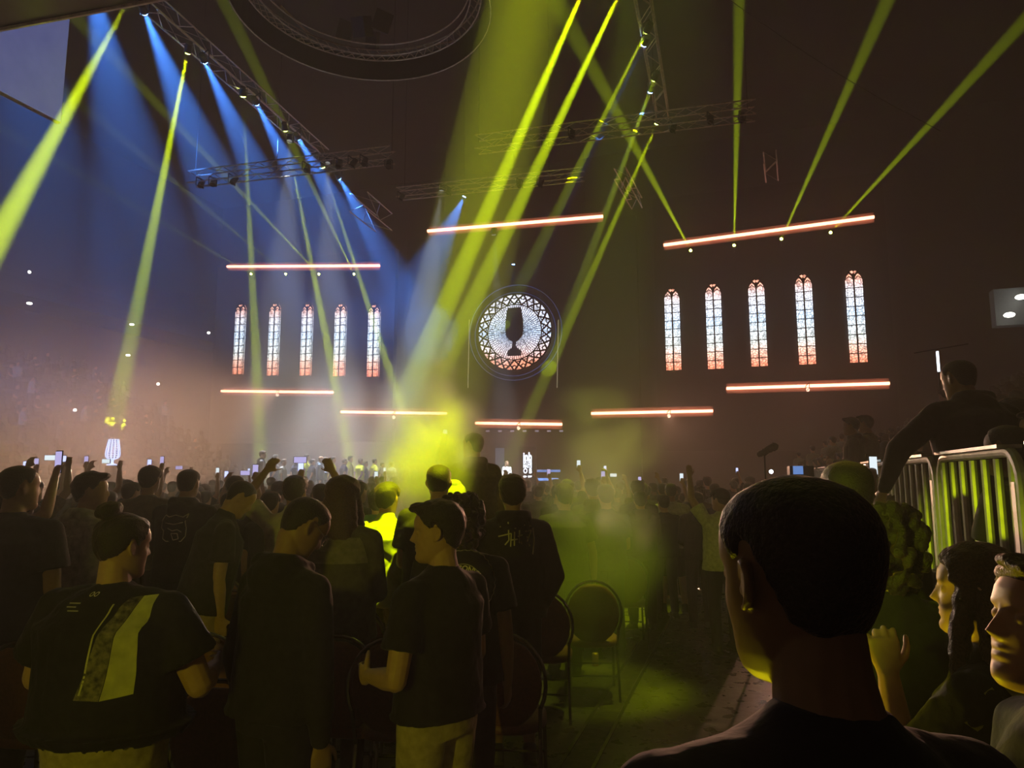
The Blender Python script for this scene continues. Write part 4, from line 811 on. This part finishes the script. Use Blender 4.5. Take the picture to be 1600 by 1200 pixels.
# ================================================================ repeated crowd figures: one of each kind, then copies
def variant(vox,**kw):
    r=make('x',vox=vox,lite=True,**kw); data=(r['_ht'],KEEP[r.name]); clean(r); return r,data
CV=[]
def addv(desc,phone_side=0,**kw): CV.append((variant(.016,**kw),desc,phone_side))
addv('short-haired spectator in dark',hair='short',aL='front',aR='front',topc=DRK,seed=201)
addv('cropped spectator in black',hair='crop',aL='down',aR='front',topc=BLK,seed=202,bulk=1.12,skin=SKIN2)
addv('long-haired spectator in brown',hair='long',hairc=HAIR2,aL='front',aR='rest',topc=BRN,seed=203,bulk=.92)
addv('spectator in grey hood',hair='short',top='hoodie',aL='pocket',aR='pocket',topc=GRY,seed=204)
addv('spectator in cap',hair='cap',aL='front',aR='front',topc=DRK,seed=205,skin=SKIN2)
addv('spectator with bushy hair',hair='curly',aL='front',aR='front',topc=BRN,seed=206)
addv('spectator holding glowing phone up',1,hair='short',aL='down',aR='high',topc=DRK,seed=207)
addv('spectator filming two-handed',2,hair='crop',aL='high',aR='high',topc=BRN,seed=208,skin=SKIN2)
addv('spectator with raised arm',hair='short',aL='down',aR='up',topc=DRK,seed=209)
addv('head-tilted spectator in pale T-shirt',hair='swept',aL='front',aR='clap',topc=LGT,hd=(20,0,8),seed=210)
USED=set()
def spawn(vi,X,Y,z,face,s,label,group):
    (r,(ht,kp)),desc,ps=CV[vi]
    if vi in USED: o=copy_tree(r)
    else: USED.add(vi); o=r
    o.location=(X,Y,z); o.rotation_euler=(0,0,face); o.scale=(s,s,s); tag(o,label,'person',group); return o
def vphone(vi,X,Y,z,face,s,lab,grp,kind):
    (r,(ht,(HM,arms))),desc,ps=CV[vi]; a=arms[1]; b=arms[-1]
    p=Vector(a[2])+Vector(a[3])*.12
    if ps==2: q=Vector(b[2])+Vector(b[3])*.10; p=(p+q)/2
    M_=Matrix.Translation((X,Y,z))@Matrix.Rotation(face,4,'Z')@Matrix.Scale(s,4); o=phone(M_@p,face,lab,grp,kind,s=.85)
    if ps==2: o.rotation_euler=(0,PI/2,face)
def zone(px):
    for lim,n in((130,'left of the trophy'),(260,'below the lit trophy'),(420,'below left lancet windows'),(640,'before the stage players'),(760,'inside the yellow smoke'),(900,'below the rose window'),(1040,'in the green haze'),(1400,'beside the right riser')):
        if px<lim: return n
    return 'beyond'
rs=np.random.RandomState(11); NF=0
occ=[]
def ok(X,Y,r=.5): return all((X-a)**2+(Y-b)**2>r*r for a,b in occ)
for o in C.objects:
    if o.parent is None and o.get('category')=='person' and o.location.z<.3: occ.append((o.location.x,o.location.y))
PH=[(17,727,8.5,6),(42,722,9,6),(56,712,7.6,7),(82,718,8.8,6),(124,718,10,6),(147,718,9.5,7),(185,722,9.8,6),(271,729,12,7),(330,736,11,6),(345,742,10,6),(376,737,9,7),(770,730,12,8),(838,742,13,8),(862,738,12,6),(907,724,11,6),(925,735,10.5,8),(950,742,10,6),(964,741,12,7),(989,770,8.8,0),(1002,750,12,6),(1072,745,11,6),(1010,745,13,8),(745,735,12,7),(590,742,11,6),(700,745,12,6)]
for k,(px,py,d,vi) in enumerate(PH):
    (r,(ht,kp)),desc,ps=CV[vi]; t=onD(px,py,d); s=rs.uniform(.95,1.02)
    hx=0.
    if vi in(6,): hx=float(kp[1][1][2][0])*s
    face=YAW+rs.uniform(-.15,.15); X=t.x-hx*math.cos(face); Y=t.y-hx*math.sin(face)
    if ps: hz=float(kp[1][1][2][2])+.12; s=min(1.06,max(.86,t.z/hz))
    if not ok(X,Y,.4): Y+=.45
    occ.append((X,Y)); z_=zone(px)
    row='near' if d<9.6 else ('middle' if d<12 else 'far')
    spawn(vi,X,Y,0,face,s,'%s, %s rows, %s'%(desc,row,z_),'phone holders and raised arms in the floor crowd'); NF+=1
    if ps: vphone(vi,X,Y,0,face,s,'small glowing phone over %s rows, %s'%(row,z_),'phones held over the floor crowd',k%3)
d=7.0
while d<19.5:
    n=int(d*1.95/ (.66+.03*d)); 
    for i in range(n):
        u=-.78+1.24*(i+rs.uniform(.2,.8))/n; dd=d+rs.uniform(-.35,.35); p=W(u*dd,dd); px=800+u*F; X,Y=p.x,p.y
        if X>.75 or X<-24 or Y>18.6: continue
        if Y<9.9 and X>-1.5: continue
        if dd<7.6 and 560<px<1040: continue
        if px>1175 or px<-50: continue
        if dd<8.6 and px>840: continue
        if not ok(X,Y,.47): continue
        occ.append((X,Y)); vi=int(rs.choice([0,0,1,1,2,3,4,5,9,6,8],p=[.14,.14,.13,.12,.12,.1,.08,.06,.05,.04,.02]))
        face=YAW*.7+rs.normal()*.2; s=float(np.clip(rs.normal(.985,.035),.9,1.05)) 
        if vi==2: s*=.95
        z_=zone(px); row='near' if dd<9.6 else ('middle' if dd<13 else 'far')
        spawn(vi,X,Y,0,face,s,'%s, %s rows, %s'%(CV[vi][1],row,z_),'standing spectators of the floor crowd'); NF+=1
        if vi==6: vphone(vi,X,Y,0,face,s,'small glowing phone over %s rows, %s'%(row,z_),'phones held over the floor crowd',int(rs.randint(3)))
    d+=1.02 if d<13 else 1.5
# ---- players and officials on stage
def sv(**kw): return make('x',vox=.02,lite=True,**kw)
ST={}
defs={'yellow':dict(topc=YEL,botc=BLK,top='jersey',hair='short'),'grey':dict(topc=SLT,botc=DRK,top='jacket',hair='swept',hairc=HAIR2),'dark':dict(topc=NAV,botc=BLK,top='jersey',hair='short'),'blue':dict(topc=cloth('steelblue',(.22,.3,.42)),botc=DRK,top='jacket',hair='none'),
 'white':dict(topc=WHT,botc=WHT,top='long',hair='long',hairc=HAIR3),'pale':dict(topc=cloth('palegrey',(.5,.5,.48)),botc=DRK,top='tee',hair='short',hairc=HAIR2),'orange':dict(topc=ORG,botc=BLK,top='jersey',hair='short')}
SN={'yellow':'player in a yellow jersey','grey':'bearded man in a grey jacket','dark':'player in a dark jersey','blue':'bald man in a steel-blue jacket','white':'woman in a white outfit','pale':'person in a pale shirt','orange':'player in an orange shirt'}
for k,kw in defs.items():
    if k in('yellow','dark'): kw['aL']='back';kw['aR']='back'
    else: kw['aL']='front'
    r=sv(seed=300+len(ST),loose=1.6,**kw); ST[k]=[r,r['_ht'],False]; clean(r)
SP=[(410,704,'grey'),(430,710,'dark'),(443,717,'pale'),(464,714,'dark'),(479,709,'yellow'),(488,717,'dark'),(501,713,'blue'),(508,714,'pale'),(520,713,'yellow'),(538,716,'dark'),(547,712,'yellow'),(563,716,'yellow'),(571,720,'dark'),(585,716,'yellow'),(597,722,'dark'),(613,721,'pale'),(629,725,'dark'),(636,720,'orange'),(648,726,'pale'),(657,727,'orange'),(672,722,'pale'),(684,725,'dark'),(698,727,'yellow')]
cnt={}
for i,(px,py,k) in enumerate(SP):
    d=24+ (px-410)/290*8.5+(1.0 if i%3==1 else 0); t=onD(px,py,d); r,ht,u=ST[k]
    o=copy_tree(r) if u else r; ST[k][2]=True; s=(t.z-.85)/ht
    o.location=(t.x,t.y,.85); o.rotation_euler=(0,0,YAW+math.radians([-70,-55,-85,-40][i%4])); s=float(np.clip(s,.9,1.1)); o.scale=(s,s,s)
    nb='at the left end of the stage line' if px<450 else 'left part of the stage line' if px<530 else 'middle of the stage line' if px<610 else 'right part of the stage line'
    n=cnt.get((k,nb),0); cnt[(k,nb)]=n+1
    tag(o,'%s, %s%s'%(SN[k],nb,['',', second such',', third such',', fourth such'][n]),'person','players and officials lined up on stage')
t=onD(792,720,38); r,ht,u=ST['white']; s=(t.z-.85)/ht; r.location=(t.x,t.y,.85); r.rotation_euler=(0,0,YAW+PI+.3); r.scale=(s,)*3; tag(r,'woman in a white outfit standing alone right of the yellow smoke','person','players and officials lined up on stage')
# ---- spectators in the stands
TV=[]
for i,(hr,tc) in enumerate((('short',DRK),('crop',GRY),('long',BRN),('short',LGT),('cap',BLK))):
    r=make('x',vox=.035,lite=True,sit=(i!=3),hair=hr,topc=tc,aL='lap' if i!=3 else 'front',aR='clap' if i in(1,4) else 'lap',seed=400+i); clean(r); TV.append([r,False])
TD=['short-haired seated spectator','cropped seated spectator in grey','long-haired seated spectator','standing spectator in a pale top','seated spectator in a cap']
def stand(X,Y,z,face,s,lab,grp):
    i=int(rs.choice(5,p=[.3,.22,.2,.13,.15])); r,u=TV[i]; o=copy_tree(r) if u else r; TV[i][1]=True
    o.location=(X,Y,z); o.rotation_euler=(0,0,face); o.scale=(s,)*3; tag(o,TD[i]+lab,'person',grp)
NS=0; rest=[]
for k in range(13):
    X=RX+RD*(k+.45)
    Y=3.5 if k<3 else 6
    while Y<38:
        Y+=rs.uniform(.56,.85); cx=cy_*X+sy*Y; cyy=-sy*X+cy_*Y; px=800+F*cx/cyy
        if px>1625 or px<1150: continue
        if k<2 and 9.6<Y<12.5: continue
        if px>1385 and px<1570 and rs.rand()<.75: continue
        if cyy>12 and rs.rand()<.5: rest.append((X,Y,PZ+RR*(k+1))); continue
        if NS>=50: rest.append((X,Y,PZ+RR*(k+1))); continue
        NS+=1; row='lower rows' if k<3 else 'middle rows' if k<7 else 'upper rows'; far='near the leaning man' if cyy<8 else 'beyond the standing pair' if cyy<18 else 'at the far end'
        stand(X,Y,PZ+RR*(k+1),math.radians(25+rs.normal()*12),1.,', %s of the right riser, %s'%(row,far),'spectators on the right-hand riser')
NL=0
for k in range(LN):
    X=LX-LD*(k+.45); Y=12.
    while Y<33.6:
        Y+=rs.uniform(.6,1.1); cx=cy_*X+sy*Y; cyy=-sy*X+cy_*Y; px=800+F*cx/cyy
        if px<-10 or px>420: continue
        if NL>=50 or rs.rand()>.16: rest.append((X,Y,.9+LR*k)); continue
        NL+=1; stand(X,Y,.9+LR*k,math.radians(-60+rs.normal()*15),1.,', %s rows of the left stand'%('lower' if k<5 else 'middle' if k<10 else 'upper'),'spectators in the left stand')
# the remaining far spectators, too small to count
g=MB(); b0=MB(); ell(b0,(0,0,.78),(.10,.11,.13),n=8,k=6); ell(b0,(0,0,.38),(.21,.16,.30),n=8,k=6); cap(b0,(0,.1,.1),(0,.45,.1),.13,.11,6)
A0_=b0.arr()
for (X,Y,z) in rest:
    a=math.radians(-60 if X<0 else 25)+rs.normal()*.2; c,s=math.cos(a),math.sin(a); k=rs.uniform(.9,1.1)
    g.add(np.stack([(A0_[:,0]*c-A0_[:,1]*s)*k+X,(A0_[:,0]*s+A0_[:,1]*c)*k+Y,A0_[:,2]*k+z+.35],1),b0.f)
tag(obj('distant_crowd',smooth_me(g.mesh('distant_crowd')),BRN),'mass of far seated spectators filling the rest of both stands','crowd',kind='stuff')
print('people floor',NF,'right',NS,'left',NL,'rest',len(rest))

# where two figures still share a label, say which is which
def dedupe():
    by={}
    for o in C.objects:
        if o.parent is None and 'label' in o: by.setdefault(o['label'],[]).append(o)
    for lab,L in by.items():
        if 2<=len(L)<=4:
            L.sort(key=lambda o:(cy_*o.location.x+sy*o.location.y)/max(.1,-sy*o.location.x+cy_*o.location.y))
            if max(len(lab.split())+3,0)>16: continue
            for o,w_ in zip(L,{2:('leftmost','rightmost'),3:('leftmost','middle one','rightmost'),4:('leftmost','second leftmost','second rightmost','rightmost')}[len(L)]): o['label']=lab+', '+w_
# ================================================================ railings, chairs, trophy, gear
RAILX=1.02
def railpanel(lab,prev=None):
    r=empty('crowd_barrier'); L=1.21; H=1.12; R=.13; g=MB()
    P=[(0,0),(0,H-R)]+[(R-R*math.cos(a),H-R+R*math.sin(a)) for a in np.linspace(0,PI/2,6)[1:]]+[(L-R+R*math.sin(a),H-R+R*math.cos(a)) for a in np.linspace(0,PI/2,6)]+[(L,0)]
    for a,b in zip(P,P[1:]): cap(g,(0,a[0],a[1]),(0,b[0],b[1]),.022,.022,10)
    cap(g,(0,0,.12),(0,L,.12),.02,.02,10); obj('tube_frame',g,GALV,r)
    g=MB(); boxm(g,(-.045,R*.8,H+.015),(.045,L-R*.8,H+.03)); obj('top_plate',g,GALV,r)
    for k in range(7):
        y=.09+(L-.18)*k/6; g=MB(); cap(g,(0,y,.12),(0,y,H-.025),.017,.017,8,flat=True); obj('upright_bar',g,GALV,r)
    g=MB(); boxm(g,(-.02,.02,.13),(.02,.065,H-.12)); obj('side_post',g,GALV,r)
    return r
rp=railpanel('x'); RL=['outermost panel, cut by the right edge','broad green-lit panel beside the long-haired woman','second panel, behind the nearest head','third panel, narrow beside the yellow-lit head','fourth panel along the riser','fifth panel along the riser','sixth panel along the riser','seventh panel along the riser','far panel along the riser']
for i,lab in enumerate(RL):
    o=rp if i==0 else copy_tree(rp); o.location=(RAILX,1.95+1.3*i,.80); tag(o,'galvanised crowd railing on the riser edge, '+lab,'railing','railings along the riser edge')
# chairs
def chair():
    r=empty('banquet_chair'); g=MB(); t=MB()
    ell(t,(0,0,0),(.215,.035,.25),n=28,k=12); g.merge(t,Matrix.Translation((0,-.235,.70))@Matrix.Rotation(.14,4,'X'))
    obj('backrest',smooth_me(g.mesh('backrest')),mat('chair_vinyl',(.15,.055,.035),.55,bump=.2,sc=60),r)
    g=MB(); loft(g,[(.42,.20,.20,0,0),(.435,.225,.225,0,0),(.47,.225,.225,0,0),(.485,.2,.2,0,0)],28,.7); obj('seat',smooth_me(g.mesh('seat')),MC['chair_vinyl'],r)
    g=MB(); P=[(.235*math.cos(a),-.235-.0*math.sin(a),.70+.265*math.sin(a)) for a in np.linspace(-.5,PI+.5,20)]
    for a,b in zip(P,P[1:]): cap(g,(a[0],a[1]-.04*(a[2]-.7),a[2]),(b[0],b[1]-.04*(b[2]-.7),b[2]),.011,.011,8)
    obj('back_frame',g,CHR,r)
    for sx in(-1,1):
        g=MB(); cap(g,(sx*.20,.19,.43),(sx*.21,.22,0),.011,.011,8); obj('leg',g,CHR,r)
        g=MB(); cap(g,(sx*.205,-.235,.58),(sx*.20,-.17,.40),.011,.011,8); cap(g,(sx*.20,-.17,.40),(sx*.21,-.24,0),.011,.011,8); obj('leg',g,CHR,r)
    g=MB(); cap(g,(-.205,.2,.2),(.205,.2,.2),.007,.007,6); obj('stretcher',g,CHR,r); g=MB(); cap(g,(-.205,-.2,.2),(.205,-.2,.2),.007,.007,6); obj('stretcher',g,CHR,r); return r
CHR=mat('chair_chrome',(.25,.24,.22),.25,.9)
c0=chair()
CH_=[(338,1065,3.2,0,'orange-brown back beside the top-bun person'),(343,893,6.4,0,'round back in front of the polo man'),(357,926,5.6,4,'round back half hidden by the black jacket, left side'),(547,942,5.0,0,'round back right of the black jacket'),(528,998,4.05,-4,'large dark round back below the long-haired woman'),(600,1018,4.0,3,'chair between the black jacket and the profile man'),
 (30,1010,3.9,0,'chair in the dark lower left corner'),(318,1000,4.1,0,'chair hidden behind the big T-shirt elbow'),(575,900,7.2,0,'chair at the feet of the yellow-lit jersey'),(848,880,7.8,0,'chair frame under the man in the green haze'),(915,915,6.1,4,'chair frame in the green haze'),(935,893,7.8,-3,'farther chair frame in the green haze'),(838,950,5.6,0,'chair frame right of the tall hoodie'),(972,900,7.9,2,'rightmost chair frame in the green haze'),(60,900,6.2,0,'chair behind the heavyset man'),(775,1010,4.1,0,'chair at the legs of the tall hoodie'),(420,890,6.4,0,'chair behind the black jacket')]
for i,(px,py,d,a,lab) in enumerate(CH_):
    o=c0 if i==0 else copy_tree(c0); p=onD(px,py,d); o.location=(p.x,p.y+.2,0); o.rotation_euler=(0,0,YAW+math.radians(a)-.1); tag(o,'round-backed banquet chair, '+lab,'chair','banquet chairs on the arena floor')
o=copy_tree(c0); o.location=(BG.location.x,BG.location.y-.0,0); o.rotation_euler=(0,0,YAW); tag(o,'banquet chair under the figure standing in the yellow smoke','chair','banquet chairs on the arena floor')
# trophy
p=onD(175,727,24); r=empty('trophy',p); tag(r,'tall lit ribbed goblet trophy above the crowd at left','trophy'); k=.86/.86
TW=mat('trophy_baked_light',(.75,.82,1),.3,.2,.05,emit=(.45,.6,1),es=2.2)  # bluish emission stands in for strong light on the trophy
g=MB(); loft(g,[(.0,.17,.17,0,0),(.03,.16,.16,0,0),(.06,.05,.05,0,0),(.16,.035,.035,0,0),(.19,.07,.07,0,0),(.235,.17,.17,0,0)],24); obj('stem',smooth_me(g.mesh('stem')),TW,r)
g=MB()
prof=[(.23,.16),(.30,.215),(.42,.225),(.60,.20),(.78,.165),(.86,.155)]
for i in range(12):
    a=2*PI*i/12
    for (z0,r0),(z1,r1) in zip(prof,prof[1:]): cap(g,(r0*math.cos(a),r0*math.sin(a),z0),(r1*math.cos(a),r1*math.sin(a),z1),.013,.013,6)
obj('bowl_ribs',g,TW,r)
g=MB()
for z,rr in((.30,.215),(.37,.222),(.44,.224),(.51,.215),(.58,.204),(.65,.19),(.72,.178),(.79,.164),(.86,.155)):
    for i in range(24): a=2*PI*i/24;b=2*PI*(i+1)/24; cap(g,(rr*math.cos(a),rr*math.sin(a),z),(rr*math.cos(b),rr*math.sin(b),z),.006,.006,5)
obj('bowl_rings',g,TW,r)
g=MB(); cap(g,(0,0,-1.45),(0,0,-.03),.22,.2,20,flat=True); o=obj('trophy_plinth',g,SETM,loc=p); tag(o,'black round plinth under the lit trophy','plinth')
# camera jib gear beside the riser
p=onD(1250,760,7.2); r=empty('video_camera',p); tag(r,'broadcast camera with a small blue monitor behind the nearest head','video camera')
g=MB(); boxm(g,(-.10,-.2,.0),(.12,.25,.2)); obj('camera_body',g,PLAS,r)
g=MB(); boxm(g,(-.07,-.24,.12),(.02,-.215,.2)); obj('monitor',g,emis('monitor_blue',(.15,.3,.7),.8,False),r)
g=MB(); cap(g,(0,.25,.1),(0,.5,.1),.06,.07,14); obj('camera_lens',g,PLAS,r)
zf=-p.z
for a in(0,2.1,4.2):
    g=MB(); cap(g,(0,0,0),(.45*math.cos(a),.45*math.sin(a),zf),.018,.014,8); obj('tripod_leg',g,BLKM,r)
p=onD(1196,741,9.6); r=empty('boom_microphone',p); tag(r,'furry microphone on a stand silhouetted left of the riser crowd','microphone')
h=onD(1196,712,9.6).z-p.z; g=MB(); cap(g,(0,0,-p.z),(0,0,h),.011,.011,8); cap(g,(0,0,h),(.12,.05,h+.09),.009,.009,8); obj('stand_pole',g,BLKM,r)
g=MB(); cap(g,(-.06,0,h+.02),(.13,.05,h+.12),.035,.055,12); me=remesh(g,.012,1); lumpy(me,.006,120,4); obj('wind_muff',me,mat('muff_fur',(.05,.05,.045),.95),r)
p=onD(1205,737,11); g=MB(); ell(g,(0,0,0),(.03,.03,.03)); tag(obj('torch_light',g,emis('torch_white',(.8,.85,1),12,False),loc=p),'small white light among the heads below the microphone','small light')
# drinks
for px,py,d,lab,c in((817,1005,7.0,'yellow drink can standing on the floor right of the tall hoodie',(.7,.6,.1)),(930,1018,7.2,'crumpled orange cup lying in the green haze',(.5,.3,.1)),(516,1170,3.9,'printed can standing below the black jacket sleeve',(.5,.35,.3))):
    p=onD(px,py,d); g=MB(); loft(g,[(0,.028,.028,0,0),(.008,.033,.033,0,0),(.11,.033,.033,0,0),(.12,.027,.027,0,0)],18); q=obj('drink_can',smooth_me(g.mesh('drink_can')),mat('can_%d'%px,c,.3,.5,.3,60),loc=(p.x,p.y,0)); tag(q,lab,'drink can')
# ================================================================ local smoke in the beams
def smoke(name,parts,dens,nscale,lab,seed=0,thr=.42):
    """one smoke body; its density fades to nothing towards the rim of every puff"""
    c0=Vector(parts[0][0]); g=MB()
    for c,r_ in parts: ell(g,Vector(c)-c0,r_,n=20,k=12)
    me=remesh(g,.08 if parts[0][1][0]<3 else .8,1)
    m=bpy.data.materials.new(name+'_volume'); m.use_nodes=True; t=m.node_tree; t.nodes.clear(); L=t.links.new; o=t.nodes.new('ShaderNodeOutputMaterial'); v=t.nodes.new('ShaderNodeVolumeScatter'); v.inputs['Anisotropy'].default_value=.2
    L(v.outputs[0],o.inputs['Volume']); tc=t.nodes.new('ShaderNodeTexCoord'); acc=None
    for c,r_ in parts:
        s_=t.nodes.new('ShaderNodeVectorMath'); s_.operation='SUBTRACT'; s_.inputs[1].default_value=Vector(c)-c0; L(tc.outputs['Object'],s_.inputs[0])
        d_=t.nodes.new('ShaderNodeVectorMath'); d_.operation='DIVIDE'; d_.inputs[1].default_value=r_; L(s_.outputs[0],d_.inputs[0])
        l_=t.nodes.new('ShaderNodeVectorMath'); l_.operation='LENGTH'; L(d_.outputs[0],l_.inputs[0])
        q_=t.nodes.new('ShaderNodeMapRange'); q_.interpolation_type='SMOOTHSTEP'; q_.inputs[1].default_value=.35; q_.inputs[2].default_value=.97; q_.inputs[3].default_value=1; q_.inputs[4].default_value=0; L(l_.outputs['Value'],q_.inputs[0])
        if acc is None: acc=q_.outputs[0]
        else: a_=t.nodes.new('ShaderNodeMath'); a_.operation='MAXIMUM'; L(acc,a_.inputs[0]); L(q_.outputs[0],a_.inputs[1]); acc=a_.outputs[0]
    nz=t.nodes.new('ShaderNodeTexNoise'); nz.inputs['Scale'].default_value=nscale; nz.inputs['Detail'].default_value=4; nz.inputs['Distortion'].default_value=.6; L(tc.outputs['Object'],nz.inputs[0])
    mr=t.nodes.new('ShaderNodeMapRange'); mr.inputs[1].default_value=thr; mr.inputs[2].default_value=.72; mr.inputs[3].default_value=0; mr.inputs[4].default_value=dens; L(nz.outputs[0],mr.inputs[0])
    mu=t.nodes.new('ShaderNodeMath'); mu.operation='MULTIPLY'; L(mr.outputs[0],mu.inputs[0]); L(acc,mu.inputs[1]); L(mu.outputs[0],v.inputs['Density'])
    o=obj(name,me,m,loc=c0); tag(o,lab,'smoke',kind='stuff'); return o
def wp(px,py,d): return tuple(onD(px,py,d))
smoke('smoke_plume',[(wp(690,690,5.9),(.46,.46,.46)),(wp(668,735,5.85),(.48,.48,.45)),(wp(715,655,6.0),(.32,.32,.26)),(wp(682,640,6.0),(.27,.27,.36)),(wp(655,785,5.95),(.42,.42,.5)),(wp(640,860,6.2),(.34,.34,.4))],9.,1.9,'thick yellow-lit smoke plume rising from the crowd in the centre',1,.36)
smoke('smoke_plume',[(wp(694,560,6.2),(.2,.2,.34)),(wp(686,600,6.2),(.22,.22,.28))],4.,3.2,'smaller wisp of yellow smoke above the main plume',2)
smoke('smoke_haze',[(wp(930,800,6.4),(.62,.7,.65)),(wp(905,930,6.2),(.7,.7,.75)),(wp(880,1060,5.6),(.8,.7,.5)),(wp(975,860,6.8),(.55,.6,.6))],1.6,1.2,'low green-lit smoke drifting over the aisle edge',3,.30)
smoke('smoke_haze',[(wp(965,695,11),(1.1,.9,.6)),(wp(925,640,11),(.8,.8,.55))],.5,1.1,'faint greenish smoke patch right of centre above the crowd',4,.35)
smoke('smoke_bank',[(tuple(W(-13,25,2.5)),(11,11,5.5)),(tuple(W(-24,30,4.)),(10,12,6.)),(tuple(W(-6,30,3.)),(8,9,4.5))],.085,.16,'broad bank of brownish haze over the left half of the crowd and stage',5,.33)
smoke('smoke_bank',[(tuple(W(-6,10.5,1.5)),(6,4.2,2.4)),(tuple(W(-1.,12,1.5)),(4,3.6,1.9))],.08,.35,'thin brown haze hanging over the heads of the left floor crowd',6,.30)
d_=(LAq-LA); zz=d_.normalized(); g=MB(); cap(g,tuple(LA+zz*.6),tuple(LA+d_*.95),.06,.41,28,flat=True)  # extra haze cone fitted to the big beam to make it show
m=bpy.data.materials.new('beam_haze_volume'); m.use_nodes=True; t=m.node_tree; t.nodes.clear(); o=t.nodes.new('ShaderNodeOutputMaterial'); v=t.nodes.new('ShaderNodeVolumeScatter'); v.inputs['Density'].default_value=.07; v.inputs['Anisotropy'].default_value=.2; t.links.new(v.outputs[0],o.inputs['Volume'])
tag(obj('beam_haze_cone',g,m),'cone of added haze showing the broad slanting yellow beam under the big lamp','smoke',kind='stuff')

dedupe()
